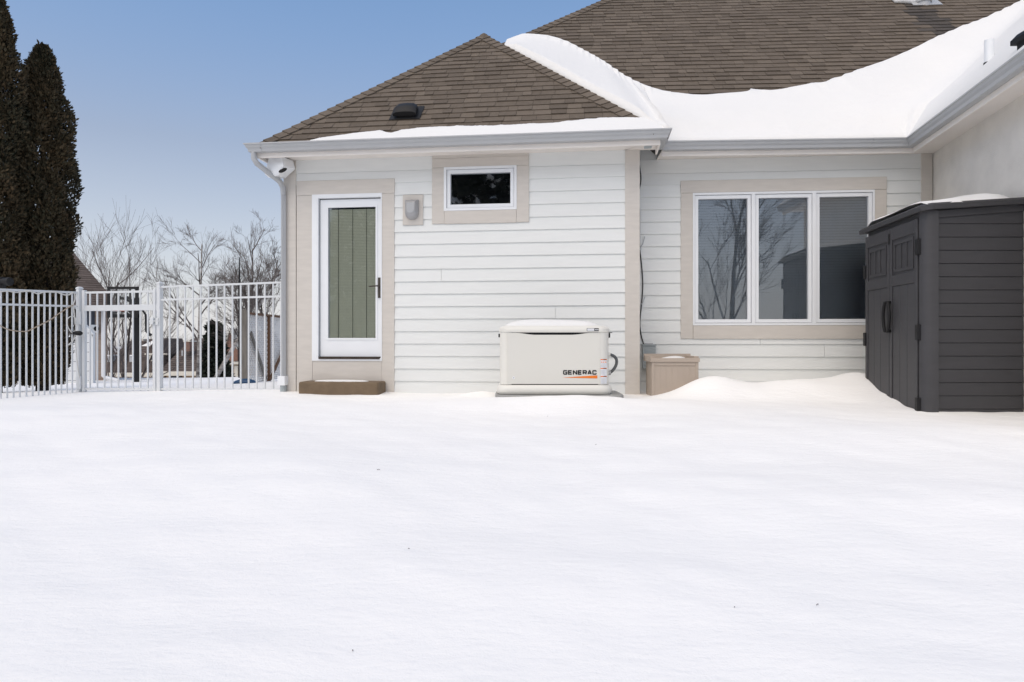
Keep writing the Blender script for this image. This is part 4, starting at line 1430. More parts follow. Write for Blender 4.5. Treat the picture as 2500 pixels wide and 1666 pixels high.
# left section
th, f, L, rail, zz = fence_run('fence_section', 'white metal fence section in front of the dark evergreens', pL, pG, None, None, None, (-.3, -.16), None, 'white metal fence')
rail((1.315, 1.365), .032, .0125)
rail((1.115, 1.155), .028, .0125)
rail((-.235, -.165), .026, .0125)
for px in (-45, 6, 55, 104, 152, 202, 249, 294, 340, 383, 427, 470, 513, 553):
    x, _ = f.at(px / 3.136, 800)
    if 0 < x < L - .03:
        picket(f, th, x, -.24 + .07 * x / L, 1.30 + .05 * x / L)
post(f, th, L, 0, -.35, 1.405)
FL = f

def cord(name, pts, r, m, label, cat):
    p = [Vector(q) for q in pts]
    fine = []
    for i in range(len(p) - 1):
        p0, p1, p2, p3 = [p[max(0, min(len(p) - 1, i + d))] for d in (-1, 0, 1, 2)]
        for t in (0, .25, .5, .75):
            fine.append(.5 * ((2 * p1) + (p2 - p0) * t + (2 * p0 - 5 * p1 + 4 * p2 - p3) * t * t + (3 * p1 - p0 - 3 * p2 + p3) * t ** 3))
    fine.append(p[-1])
    return tag(MB().tube(fine, r, 6).build(name, m, None, smooth=True), label, cat)


def fl(a, b, yo=-.03):
    x, z = FL.at(a / 3.136, 500 + b / 3.136, yo)
    return FL.w(x, yo, z)


cord('extension_cord', [fl(a, b) for a, b in ((-60, 880), (0, 925), (60, 955), (130, 968), (200, 970), (250, 950), (300, 925), (380, 885), (450, 835), (520, 790), (560, 770))], .008, M['cord'], 'tan cord swagged along the left fence pickets', 'cord')
cord('light_cord', [fl(a, b, -.022) for a, b in ((0, 668), (60, 662), (120, 672), (180, 665), (230, 660), (285, 682), (330, 672), (400, 668), (440, 672), (490, 690), (530, 690), (565, 672), (575, 720), (560, 770), (568, 830), (575, 920))], .009, M['cordw'], 'white cord wound along the top rail of the left fence', 'cord')
cord('hanging_cord', [fl(a, b, -.06) for a, b in ((580, 1000), (545, 975), (518, 930), (516, 880), (540, 858), (575, 865), (580, 930), (575, 985), (560, 1040), (520, 1075), (548, 1062), (574, 1020), (580, 1080), (590, 1200), (605, 1300), (622, 1360), (650, 1420), (675, 1450))], .007, M['cordw'], 'pale cord looped at the gate post and trailing to the snow', 'cord')
p_ = Vector(fl(570, 983, -.07))
MB().tube([p_ + Vector((-.10, 0, .01)), p_ + Vector((-.05, 0, .012)), p_, p_ + Vector((.06, 0, -.004)), p_ + Vector((.10, 0, -.006))], [.022, .028, .022, .036, .022], 8)
pg = thing('plug_timer', p_, 'dark plug and socket tied to the gate post cord', 'plug')
MB().tube([p_ + Vector((-.04, 0, .0)), p_ + Vector((.04, 0, -.002)), p_ + Vector((.09, 0, -.004)), p_ + Vector((.115, 0, -.006))], [.018, .034, .036, .02], 8).build('socket', M['black'], pg, smooth=True)
MB().tube([p_ + Vector((-.115, 0, .012)), p_ + Vector((-.06, 0, .01)), p_ + Vector((-.045, 0, .004))], [.014, .024, .02], 8).build('plug', M['bark'], pg, smooth=True)

# black floodlight at the left edge
q = P3(8, 688, 8.9)
fl_ = thing('floodlight', (q.x - .35, q.y, gz(q.x - .35, q.y)), 'black floodlight on a post at the left picture edge', 'floodlight')
MB().tube([q + Vector((-.06, .02, .005)), q + Vector((.06, -.01, 0)), q + Vector((.065, -.012, 0)), q + Vector((.105, -.02, -.002))], [.04, .042, .054, .055], 14).build('lamp_head', M['black'], fl_, smooth='auto')
MB().box(q.x - .16, q.x - .02, q.y - .02, q.y + .08, q.z - .085, q.z + .06).build('housing', M['black'], fl_, bevel=.01)
MB().tube([(q.x - .35, q.y + .02, gz(q.x - .35, q.y) - .1), (q.x - .35, q.y + .02, q.z), (q.x - .08, q.y + .02, q.z)], .018, 8).build('post', M['black'], fl_)

# ------------------------------------------------------------------ trees
def foliage(N, H, z0, rad, seed, leaf, lump=.22, spread=1.0, up=.8):
    """leaf sprays through a column: returns verts, faces (three narrow diamonds each)"""
    r = np.random.RandomState(seed)
    h = r.uniform(0, 1, N) ** .95
    ang = r.uniform(0, 2 * math.pi, N)
    k = 1 + lump * (np.sin(3 * ang + 9 * h) * .5 + np.sin(5 * ang - 17 * h + 1) * .4 + np.sin(2 * ang + 41 * h) * .5 + np.sin(7 * ang + 60 * h) * .35)
    # cull whole pockets so that light comes through
    hole = np.sin(9 * ang + 23 * h + 2) + np.sin(4 * ang - 47 * h) + np.sin(13 * ang + 61 * h)
    keep = hole < 1.5
    rr_ = rad(h) * k * (1 - .62 * r.uniform(0, 1, N) ** 2.2)
    base = np.stack([rr_ * np.cos(ang), rr_ * np.sin(ang), z0 + h * H], 1)[keep]
    ang, h = ang[keep], h[keep]
    n = len(base)
    V_, F_ = [], []
    for j in range(3):
        a2 = ang + r.normal(0, .7, n) * spread
        tilt = r.normal(up, .35, n)
        d = np.stack([np.cos(a2) * np.cos(tilt), np.sin(a2) * np.cos(tilt), np.sin(tilt)], 1)
        s = np.cross(d, r.normal(0, 1, (n, 3)))
        s /= np.linalg.norm(s, axis=1)[:, None] + 1e-6
        ln = leaf * r.uniform(.6, 1.5, n)[:, None]
        w = ln * r.uniform(.16, .30, n)[:, None]
        o = base + r.normal(0, leaf * .3, (n, 3))
        quad = np.stack([o, o + d * ln * .55 + s * w, o + d * ln, o + d * ln * .5 - s * w], 1)
        V_.append(quad.reshape(-1, 3))
    V_ = np.concatenate(V_)
    F_ = np.arange(len(V_)).reshape(-1, 4)
    return V_, F_


def evergreen(name, label, base, H, rad, N, seed, leaf, m, cat='tree', group=None, z0=.1, up=.8, snow=0, **kw):
    t = thing(name, base, label, cat, group)
    bx, by, bz = base
    MB().tube([(bx, by, bz - .2), (bx + .02, by, bz + H * .5), (bx, by, bz + H * .93)], [.11 * H / 6, .07 * H / 6, .012], 8).build('trunk', M['bark'], t)
    V_, F_ = foliage(N, H - z0, z0, rad, seed, leaf, up=up, **kw)
    mb = MB()
    mb.v = (V_ + np.array(base)).tolist()
    mb.f = F_.tolist()
    mb.build('crown', m, t, recalc=False)
    if snow:
        V_, F_ = foliage(snow, H - z0, z0, lambda h: rad(h) * 1.02, seed + 1, leaf * 1.4, up=.1)
        mb = MB(); mb.v = (V_ + np.array(base) + np.array([0, 0, .04])).tolist(); mb.f = F_.tolist()
        mb.build('snow_on_branches', M['snow_roof'], t, recalc=False)
    return t


arb = lambda w: (lambda h: w * np.clip(np.minimum(1.0, .50 + h * 2.6), 0, 1) * np.clip((1.0 - h) / .30, 0.02, 1) ** .55 * (1 - .12 * h))
bz = gz(-8.4, 12.4)
pA = P3(104, 958, 12.4)
evergreen('arborvitae', 'tall dark arborvitae tree, the full one right of its taller neighbour', (pA.x, pA.y, gz(pA.x, pA.y)), P3(108, 118, 12.4).z - gz(pA.x, pA.y), arb(.49), 30000, 11, .062, M['arbor'], group='arborvitae by the fence')
pA = P3(-8, 958, 11.7)
evergreen('arborvitae', 'taller brownish arborvitae tree cut off by the left picture edge', (pA.x - .05, pA.y, gz(pA.x, pA.y)), P3(20, -20, 11.7).z - gz(pA.x, pA.y), arb(.46), 26000, 23, .062, M['arbor'], group='arborvitae by the fence')


def bare_tree(name, label, base, H, seed, r0, lean=(0, 0), spread=.55, m_tr='bark', m_tw='twig', fork=.25, depth=4, kids=(4, 5), updrift=.25, stems=None, group=None, ratio=.62, minr=.0036):
    r = random.Random(seed)
    t = thing(name, base, label, 'tree', group)
    tr, tw = MB(), MB()
    b = Vector(base)
    queue = []

    def grow(p, d, ln, rad, lev):
        n = 5 if lev == 0 else (4 if lev < 3 else 3)
        pts, rads, dirs = [p.copy()], [rad], [d.copy()]
        end = rad * (.35 if lev == 0 else .45)
        for i in range(n):
            j = .06 if lev == 0 else .085
            d = (d + Vector((r.gauss(0, j), r.gauss(0, j), r.gauss(0, j) + updrift * (.10 if lev else .05)))).normalized()
            p = p + d * ln / n
            pts.append(p.copy()); dirs.append(d.copy())
            rads.append(max(minr, rad + (end - rad) * (i + 1) / n))
        (tr if lev == 0 else tw).tube(pts, rads, 8 if lev == 0 else (5 if lev < 2 else 3), cap=False)
        if lev >= depth: return
        k = r.randint(*kids) + (5 if lev == 0 else 0)
        for c in range(k):
            f_ = (fork + (1 - fork) * (c + r.random() * .8) / k) if lev == 0 else r.uniform(.18, 1.0)
            x = f_ * n
            i = min(n - 1, int(x))
            q = pts[i].lerp(pts[i + 1], min(1, x - i))
            dd_ = dirs[i + 1]
            ax = dd_.orthogonal().normalized()
            ax.rotate(Matrix.Rotation(r.uniform(0, 6.283), 3, dd_))
            an = r.gauss(spread, .12) * (1.15 if lev == 0 else .85)
            nd = (dd_ * math.cos(an) + ax * math.sin(an)).normalized()
            rr__ = rads[i] * r.uniform(.42, .62) if lev == 0 else rads[i] * r.uniform(.42, .6)
            l2 = ln * (ratio if lev == 0 else .66) * r.uniform(.65, 1.1) * ((1.15 - .6 * f_) if lev == 0 else 1)
            queue.append((q, nd, l2, max(minr, rr__), lev + 1))

    for sx, sy, k in (stems or [(lean[0], lean[1], 1.0)]):
        grow(b + Vector((0, 0, -.3)), Vector((sx, sy, 1)).normalized(), H * k, r0 * k, 0)
    done = 0
    while queue and done < 5200:
        grow(*queue.pop(0)); done += 1
    tr.build('trunk', M[m_tr], t, smooth=True, recalc=False)
    tw.build('crown', M[m_tw], t, recalc=False)
    return t


def far_base(px, Y, z=None):
    x = (px - 1250) / F * Y
    return (x, Y, gz(x, Y) if z is None else z)


def hz(py, Y, b):
    return CZ + (HY - py) / F * Y - b[2]


b = far_base(222, 33); bare_tree('maple_tree', 'bare tree rising straight behind the left neighbour roof', b, hz(575, 33, b) * .80, 3, .10, (0, 0), .40, fork=.3, kids=(3, 4), updrift=.6, group='bare trees behind the fence', minr=.0045)
b = far_base(262, 36); bare_tree('maple_tree', 'bare tree with branches leaning right behind the basketball hoop', b, hz(660, 36, b) * .85, 14, .10, (.22, 0), .40, fork=.35, kids=(3, 4), updrift=.5, stems=[(.05, 0, .9), (.35, .05, 1.0), (.55, 0, .85)], group='bare trees behind the fence', minr=.0045)
b = far_base(478, 29); bare_tree('birch_tree', 'slim white birch with tall pointed bare crown beside gate post', b, hz(575, 29, b), 21, .08, (-.01, 0), .55, 'birch', fork=.32, group='bare trees behind the fence', ratio=.36, minr=.0036, kids=(4, 6), updrift=.5)
b = far_base(497, 29.5); bare_tree('birch_tree', 'birch with pale trunk leaning strongly to the right', b, hz(600, 29.5, b) * 1.02, 32, .12, (.42, .1), .55, 'birch', fork=.42, group='bare trees behind the fence', ratio=.36, minr=.0036, kids=(4, 6), updrift=.7)
b = far_base(600, 30); bare_tree('birch_tree', 'bare fine twigged tree nearest the house corner', b, hz(590, 30, b), 47, .08, (.12, 0), .6, 'birch', fork=.4, group='bare trees behind the fence', stems=[(.05, 0, 1.0), (.25, 0, .95), (-.2, .1, .8)], ratio=.33, minr=.0036, kids=(4, 5), updrift=.6)
b = far_base(655, 33); bare_tree('birch_tree', 'small bare tree behind the lattice screen', b, hz(690, 33, b), 53, .09, (.05, 0), .6, 'bark', fork=.25, group='bare trees behind the fence', ratio=.45, minr=.007)
# thin dark mast
b = far_base(585, 24)
mp = thing('mast', b, 'thin dark mast rising above the fence between birches', 'mast')
MB().tube([b, (b[0], b[1], P3(585, 690, 24).z)], .045, 8).build('lower_tube', M['black'], mp)
MB().tube([(b[0], b[1], P3(585, 690, 24).z), (b[0] - .01, b[1], P3(585, 629, 24).z)], [.03, .018], 8).build('upper_tube', M['black'], mp)
# conifer beyond the birches
b = far_base(524, 38)
evergreen('spruce_tree', 'dark conical spruce between the far houses', b, hz(795, 38, b), lambda h: 1.15 * (1 - h) + .05, 4200, 61, .30, M['spruce'], z0=.2, up=.2)
# trees behind the viewer, seen in the window glass
b = (5.2, -10.5, gz(5.2, -10.5)); bare_tree('reflected_tree', 'large bare tree mirrored in the left pane of the wide window', b, 9.0, 77, .13, (0, 0), .55, fork=.2, ratio=.45, minr=.008, kids=(4, 5), depth=4, updrift=.5)
for i, (x, y, h_, lb) in enumerate(((-5.6, -11.0, 12.5, 'dark spruce mirrored in the small transom window'), (-11.5, -11.5, 11.0, 'dark spruce mirrored in the glass door'), (-8.6, -13.5, 13.0, 'tall spruce behind the two mirrored in door and transom'))):
    evergreen('mirrored_spruce', lb, (x, y, gz(x, y)), h_, lambda h: 2.6 * (1 - h) ** .8 + .08, 22000, 90 + i, .27, M['spruce'], z0=.3, up=.1, snow=700)

# ------------------------------------------------------------------ lattice screen
lp, lq = P3(598, 930, 13.0), P3(700, 930, 15.4)
d = Vector((lq.x - lp.x, lq.y - lp.y, 0)); LL = d.length
LF = Fr(-math.degrees(math.atan2(d.y, d.x)), lp.x, lp.y)
lz0 = gz(lp.x, lp.y)
ls = thing('lattice_screen', (lp.x + d.x / 2, lp.y + d.y / 2, lz0), 'white lattice screen on wooden posts beside the house corner', 'screen')
ztl = P3(598, 757, 13.0).z
MB(LF).box(-.068, .068, -.06, .06, lz0 - .3, ztl).build('post', M['wood'], ls)
zt_ = P3(607, 762, 13.1).z
MB(LF).box(.07, LL, -.03, .03, zt_ - .045, zt_).build('rail', M['woodb'], ls)
mx = LF.at(655, 850)[0]
MB(LF).box(mx - .04, mx + .04, -.035, .03, lz0 - .1, zt_ - .046).build('post', M['woodb'], ls)
mb = MB(LF)
p0, p1 = LF.at(610, 812, -.03), LF.at(647, 924, -.03)
mb.add([(p0[0] - .03, -.06, p0[1] - .03), (p0[0] + .03, -.06, p0[1] + .03), (p1[0] + .05, -.06, p1[1]), (p1[0] - .03, -.06, p1[1] - .04), (p0[0] - .03, -.037, p0[1] - .03), (p0[0] + .03, -.037, p0[1] + .03), (p1[0] + .05, -.037, p1[1]), (p1[0] - .03, -.037, p1[1] - .04)],
       [(0, 1, 2, 3), (7, 6, 5, 4), (0, 4, 5, 1), (1, 5, 6, 2), (2, 6, 7, 3), (3, 7, 4, 0)])
mb.build('brace', M['wood'], ls)
mb = MB(LF)
p0, p1 = LF.at(690, 855, -.03), LF.at(657, 925, -.03)
mb.add([(p0[0] - .03, -.06, p0[1] + .03), (p0[0] + .03, -.06, p0[1] - .03), (p1[0] + .04, -.06, p1[1] - .04), (p1[0] - .04, -.06, p1[1]), (p0[0] - .03, -.037, p0[1] + .03), (p0[0] + .03, -.037, p0[1] - .03), (p1[0] + .04, -.037, p1[1] - .04), (p1[0] - .04, -.037, p1[1])],
       [(0, 1, 2, 3), (7, 6, 5, 4), (0, 4, 5, 1), (1, 5, 6, 2), (2, 6, 7, 3), (3, 7, 4, 0)])
mb.build('brace', M['woodb'], ls)
lat = MB(LF)
zb_, zt2 = lz0 - .02, zt_ - .046
pitch, hw = .088, .0195
for sgn, y in ((1, .001), (-1, .009)):
    c = -(zt2 - zb_) if sgn > 0 else 0
    while c < LL + (zt2 - zb_):
        # slat x = c + sgn*(z - zb) clipped to the panel
        pts = []
        za, zc = zb_, zt2
        if sgn > 0:
            za = max(za, zb_ + (.07 - c)); zc = min(zc, zb_ + (LL - c))
        else:
            za = max(za, zb_ + (c - LL)); zc = min(zc, zb_ + (c - .07))
        if zc - za > .05:
            xa, xc = c + sgn * (za - zb_), c + sgn * (zc - zb_)
            lat.add([(xa - hw, y, za), (xa + hw, y, za), (xc + hw, y, zc), (xc - hw, y, zc), (xa - hw, y + .007, za), (xa + hw, y + .007, za), (xc + hw, y + .007, zc), (xc - hw, y + .007, zc)],
                    [(0, 1, 2, 3), (7, 6, 5, 4), (0, 4, 5, 1), (1, 5, 6, 2), (2, 6, 7, 3), (3, 7, 4, 0)])
        c += pitch
lo_ = lat.build('lattice', M['lattice'], ls, recalc=False)
lo_['kind'] = 'stuff'

# blue sled half buried
c = P3(600, 938, 12.6)
lo = []
for i in range(9):
    a = i / 8
    w_ = .14 * math.sin(math.pi * (.08 + .84 * a)) ** .5
    zc = gz(c.x, c.y) + .0 + .03 * math.sin(math.pi * a)
    lo.append([(c.x - .22 + .42 * a, c.y + w_ * math.cos(b), zc + .06 * math.sin(b) * (w_ / .14)) for b in [k * math.pi / 5 for k in range(11)]])
tag(MB().loft(lo).build('sled', M['blue'], None, smooth=True), 'dark blue plastic sled half buried in snow by the lattice', 'sled')

# ------------------------------------------------------------------ basketball hoop
HY0 = 21.0
hb_ = P3(335, 936, HY0)
hoop = thing('basketball_hoop', (hb_.x, hb_.y, gz(hb_.x, hb_.y)), 'black basketball hoop with clear backboard behind the gate', 'basketball hoop')
ht = P3(335, 728, HY0).z
MB().box(hb_.x - .09, hb_.x + .09, hb_.y - .06, hb_.y + .06, gz(hb_.x, hb_.y) - .3, ht).build('pole', M['black'], hoop, bevel=.01)
k0, k1 = P3(266, 701, HY0 - .5), P3(341, 776, HY0 - .5)
x0, x1, z1_, z0_ = k0.x, k1.x, k0.z, k1.z
yb_ = HY0 - .6
t_ = .07
MB().box(x0, x1, yb_, yb_ + .06, z1_ - t_, z1_).box(x0, x1, yb_, yb_ + .06, z0_, z0_ + t_ * 1.4).box(x0, x0 + t_, yb_ + .001, yb_ + .059, z0_, z1_).box(x1 - t_ * 1.2, x1, yb_ + .001, yb_ + .059, z0_, z1_).build('backboard_frame', M['black'], hoop)
MB().box(x0 + t_, x1 - t_, yb_ + .02, yb_ + .03, z0_ + t_, z1_ - t_).build('backboard', M['acryl'], hoop)
xm = (x0 + x1) / 2
MB().box(xm - .20, xm - .14, yb_ - .008, yb_ + .0, z0_ + .2, z1_ - .05).box(xm + .20, xm + .26, yb_ - .008, yb_, z0_ + .2, z1_ - .05).box(xm - .14, xm + .20, yb_ - .008, yb_, z0_ + .53, z0_ + .60).build('target_square', M['blackp'], hoop)
rp = [(xm + .03 + .21 * math.cos(a), yb_ - .25 + .21 * math.sin(a), z0_ + .20) for a in [i * 6.2832 / 20 for i in range(21)]]
M['rim'] = mat('orange_rim', (.45, .10, .04), .5)
MB().tube(rp, .012, 6, cap=False).build('rim', M['rim'], hoop)
for s in (-.12, .12):
    MB().tube([(xm + s, yb_ + .05, z0_ + .25), (hb_.x - .05, hb_.y - .02, z0_ + .02)], .03, 6).build('arm', M['black'], hoop)
    MB().tube([(xm + s, yb_ + .05, z0_ + .62), (hb_.x - .02, hb_.y - .02, z0_ + .42)], .03, 6).build('arm', M['black'], hoop)
MB().tube([(hb_.x + .1, hb_.y, z0_ + .35), (hb_.x + .26, hb_.y, z0_ + .1), (hb_.x + .27, hb_.y, z0_ - .4), (hb_.x + .42, hb_.y, z0_ - .52)], [.03, .03, .03, .05], 6).build('crank', M['black'], hoop)

# ------------------------------------------------------------------ neighbour on the left
NY = 23.0
NF = Fr(-31.0, P3(262, 900, NY).x, NY)                      # origin at the visible corner; x = 0 there, house runs to -x
nb = thing('neighbour_house', NF.w(-3, 3, gz(-14, NY) - .3), 'slate blue house with brown roof and brick corner behind the evergreens', 'house')
zb_ = -1.0
ze_ = P3(262, 748, NY).z
NX = -7.0
wallN = MB(NF).box(NX, -.02, .03, 6.4, zb_, ze_).build('wall', M['slate'], nb)
zz_ = zb_ + .1
while zz_ < ze_:
    MB(NF).add([(NX, -.012, zz_), (-.36, -.012, zz_), (-.36, .02, zz_), (NX, .02, zz_), (NX, .008, zz_ + .21), (-.36, .008, zz_ + .21), (-.36, .02, zz_ + .21), (NX, .02, zz_ + .21)],
               [(0, 3, 2, 1), (4, 5, 6, 7), (0, 1, 5, 4), (1, 2, 6, 5), (2, 3, 7, 6), (3, 0, 4, 7)]).build('siding_board', M['slate'], wallN)
    zz_ += .2
# brick corner: real bricks
pier = MB(NF).box(-.355, 0, -.02, .4, zb_, ze_).build('brick_pier', M['mortar'], nb)
bme = bpy.data.meshes.new('brick')
_b = MB(Fr(-31.0)).box(0, .17, 0, .03, 0, .058)
bme.from_pydata(_b.v, [], _b.f)
bme.materials.append(M['brick'])
zz_, k = zb_ + .02, 0
while zz_ < ze_ - .1:
    for j in range(2):
        link(bpy.data.objects.new('brick', bme), NF.w(-.350 + j * .176 + (.004 if k % 2 else -.002), -.033, zz_), pier)
    zz_ += .075; k += 1
# hipped roof
pkx, pkz = NF.at(168, 604, 3.2)
evx, evz = NF.at(294, 751, -.45)
rfo = MB(NF).add([(NX - 1, -.45, evz), (evx, -.45, evz), (pkx, 3.2, pkz), (NX - 1, 3.2, pkz), (evx, 6.85, evz), (NX - 1, 6.85, evz)], [(0, 1, 2, 3), (1, 4, 2), (3, 2, 4, 5), (0, 5, 4, 1)]).build('roof', M['deck'], nb, recalc=False)
PN = Plane(NF.w(NX - 1, -.45, evz), vec(NF, 1, 0, 0), vec(NF, 0, 3.65, pkz - evz))
SLn = math.hypot(3.65, pkz - evz)
fv, ff = [], []
k = 0
rn = random.Random(5)
while k * .16 < SLn - .1:
    t0 = k * .16
    right = lambda t: (evx - NX + 1) + (pkx - evx) * t / SLn
    s_ = right(0) - 5.2 - rn.uniform(0, .3)
    while s_ < right(t0):
        e_ = s_ + rn.choice([.2, .28, .35])
        b_ = len(fv)
        a1, u1 = min(e_ - .003, right(t0)), min(e_ - .003, right(t0 + .175))
        fv.extend(tuple(PN.p(x, y, z)) for x, y, z in [(s_, t0, 0), (a1, t0, 0), (max(u1, s_), t0 + .175, 0), (s_, t0 + .175, 0), (s_, t0, .02), (a1, t0, .02), (max(u1, s_), t0 + .175, .004), (s_, t0 + .175, .004)])
        ff.extend(tuple(b_ + i for i in f_) for f_ in TABF)
        s_ = e_
    k += 1
m_ = MB(); m_.v = fv; m_.f = ff
o = m_.build('shingle_field', M['farroof'], rfo, recalc=False); o['kind'] = 'stuff'
MB(NF).box(NX - 1, evx + .02, -.55, -.43, evz - .14, evz + .01).build('gutter', M['gutter'], nb)
# white downspout with kick-out
q0 = NF.at(252, 772, -.1)[0]
MB(NF).tube([(q0, -.1, ze_ - .05), (q0, -.1, P3(0, 918, NY).z), (q0 + .08, -.14, P3(0, 922, NY).z), (q0 + .42, -.3, P3(0, 929, NY).z)], .07, 6).build('downspout', M['vinyl'], nb)
q0, qz = NF.at(231, 803, -.05)
MB(NF).box(q0 - .11, q0 + .11, -.1, -.015, qz - .13, qz + .13).build('meter_plate', M['vinyl'], nb)
MB(NF).tube([(q0 + .05, -.18, qz), (q0 + .05, -.1, qz)], .08, 12).build('meter', M['black'], nb)
# white enclosure in front of it: boards with a sloped end
EY = 20.0
en = thing('white_enclosure', (P3(190, 925, EY).x, EY, gz(-13, EY)), 'white board enclosure with sloped end beside the slate blue house', 'enclosure')
ex0, ex1, ex2 = P3(130, 900, EY).x, P3(207, 900, EY).x, P3(228, 900, EY).x
et, em, eb_ = P3(0, 790, EY).z, P3(0, 816, EY).z, gz(-13, EY) - .2
nbd = 7
hb2 = (et - eb_) / nbd
for i in range(nbd):
    z0_, z1_ = eb_ + i * hb2, eb_ + (i + 1) * hb2 - .012
    xr0 = ex2 if z0_ < em else ex1 + (ex2 - ex1) * (et - z0_) / (et - em)
    xr1 = ex2 if z1_ < em else ex1 + (ex2 - ex1) * (et - z1_) / (et - em)
    MB().prism([(ex0, z0_), (xr0, z0_), (xr1, z1_), (ex0, z1_)], EY, EY + .03).build('board', M['fence'], en)
MB().prism([(ex1 - .02, et + .02), (ex2 + .03, em + .01), (ex2 + .03, em - .09), (ex1 - .02, et - .09)][::-1], EY - .05, EY + .06).build('cap_rail', M['fence'], en)
MB().box(ex0, ex1 - .021, EY - .05, EY + .06, et - .07, et + .02).build('cap_rail', M['fence'], en)
MB().box(ex2 - .06, ex2 + .02, EY - .05, EY + .07, eb_, em - .02).build('post', M['fence'], en)

# ------------------------------------------------------------------ houses down the hill
def far_house(label, px0, px1, py_ridge, py_eave, Y, wallm, hip_r=.15, hip_l=.15, depth=9, zb=-6.2, name='far_house', overhang=.4):
    x0, x1 = P3(px0, 0, Y).x, P3(px1, 0, Y).x
    ze = P3(0, py_eave, Y).z
    zr = P3(0, py_ridge, Y + depth / 2).z
    t = thing(name, ((x0 + x1) / 2, Y + depth / 2, zb), label, 'house', 'houses down the hill')
    MB().box(x0 + overhang, x1 - overhang, Y + overhang, Y + depth - overhang, zb, ze).build('wall', M[wallm], t)
    w = x1 - x0
    a, b2 = x0 + w * hip_l, x1 - w * hip_r
    mb = MB()
    mb.add([(x0, Y, ze), (x1, Y, ze), (x1, Y + depth, ze), (x0, Y + depth, ze), (a, Y + depth / 2, zr), (b2, Y + depth / 2, zr)], [(0, 1, 5, 4), (1, 2, 5), (2, 3, 4, 5), (3, 0, 4), (0, 3, 2, 1)])
    rf = mb.build('roof', M['farroof'], t)
    PF = Plane((x0, Y, ze), (1, 0, 0), (0, depth / 2, zr - ze))
    S_ = math.hypot(depth / 2, zr - ze)
    fv, ff, k = [], [], 0
    rn = random.Random(int(px0))
    while k * .3 < S_ - .2:
        t0 = k * .3
        L_ = lambda t: (a - x0) * t / S_
        R_ = lambda t: w - (x1 - b2) * t / S_
        s_ = L_(t0)
        while s_ < R_(t0) - .05:
            e_ = min(s_ + rn.uniform(.4, .9), R_(t0))
            u0, u1 = max(s_, L_(t0 + .3)), max(min(e_ - .01, R_(t0 + .3)), max(s_, L_(t0 + .3)) + .001)
            b_ = len(fv)
            fv.extend(tuple(PF.p(x, y, z)) for x, y, z in [(s_, t0, 0), (e_ - .01, t0, 0), (u1, t0 + .3, 0), (u0, t0 + .3, 0), (s_, t0, .05), (e_ - .01, t0, .05), (u1, t0 + .3, .012), (u0, t0 + .3, .012)])
            ff.extend(tuple(b_ + i for i in f_) for f_ in TABF)
            s_ = e_
        k += 1
    m_ = MB(); m_.v = fv; m_.f = ff
    o = m_.build('shingle_field', M['farroof'], rf, recalc=False); o['kind'] = 'stuff'
    MB().box(x0 - .05, x1 + .05, Y - .12, Y - .005, ze - .28, ze + .06).build('eave_board', M['cream'], t)
    return t, Y, ze, x0, x1


t, Y, ze, x0, x1 = far_house('long brown roofed house down the hill behind the hoop', 225, 400, 829, 912, 58, 'tan')
def roof_box(t, px0, px1, py0, py1, Y, m, name, d=.6):
    a, b_ = P3(px0, py1, Y), P3(px1, py0, Y)
    MB().box(a.x, b_.x, Y, Y + d, a.z, b_.z).build(name, M[m], t)
for px in (266, 320):
    roof_box(t, px - 4, px + 4, 870, 884, 59.0, 'gutter', 'roof_vent', 1.2)
    roof_box(t, px - 4.5, px + 4.5, 867, 870, 58.9, 'snow_roof', 'vent_snow', 1.3)
for px in (318, 347):
    roof_box(t, px - 3, px + 3, 828, 832, 61.5, 'cream', 'ridge_vent', .4)
# gabled dormer with a snowy side
dY = 57.2
dm = MB()
a, b2, c2_ = P3(352, 864, dY), P3(402, 864, dY), P3(382, 826, dY)
dm.add([(a.x, dY, a.z), (b2.x, dY, b2.z), (c2_.x, dY + .5, c2_.z), (a.x, dY + 4, a.z), (b2.x, dY + 4, b2.z), (c2_.x, dY + 4.5, c2_.z)], [(0, 1, 2), (0, 2, 5, 3), (1, 4, 5, 2)])
dm.build('dormer_roof', M['farroof'], t)
dm = MB()
s0_, s1_, s2_ = P3(345, 845, dY), P3(366, 846, dY), P3(379, 827, dY)
dm.add([(s0_.x, dY - .05, s0_.z), (s1_.x, dY - .05, s1_.z), (s2_.x, dY + .3, s2_.z), (s0_.x + .4, dY + .3, s0_.z + .25)], [(0, 1, 2, 3)])
dm.build('dormer_snow', M['snow_roof'], t, recalc=False)
roof_box(t, 353, 408, 863, 867, dY - .25, 'cream', 'dormer_eave', .3)
roof_box(t, 364, 380, 868, 882, dY - .1, 'cream', 'window', .3)
roof_box(t, 368, 376, 871, 879, dY - .15, 'fglass', 'window_pane', .1)
t, Y, ze, x0, x1 = far_house('brown roofed house with brick chimney behind the white birch', 388, 505, 826, 909, 55, 'tan')
roof_box(t, 449, 463, 834, 858, 56.5, 'farbrick', 'chimney', 1.0)
roof_box(t, 447, 465, 832, 835, 56.4, 'cream', 'chimney_cap', 1.2)
roof_box(t, 443, 446, 856, 869, 56.5, 'gutter', 'vent_pipe', .1)
for p0_, p1_ in ((417, 432), (437, 443), (478, 489)):
    roof_box(t, p0_, p1_, 919, 930, 55.3, 'fglass', 'window_pane', .1)
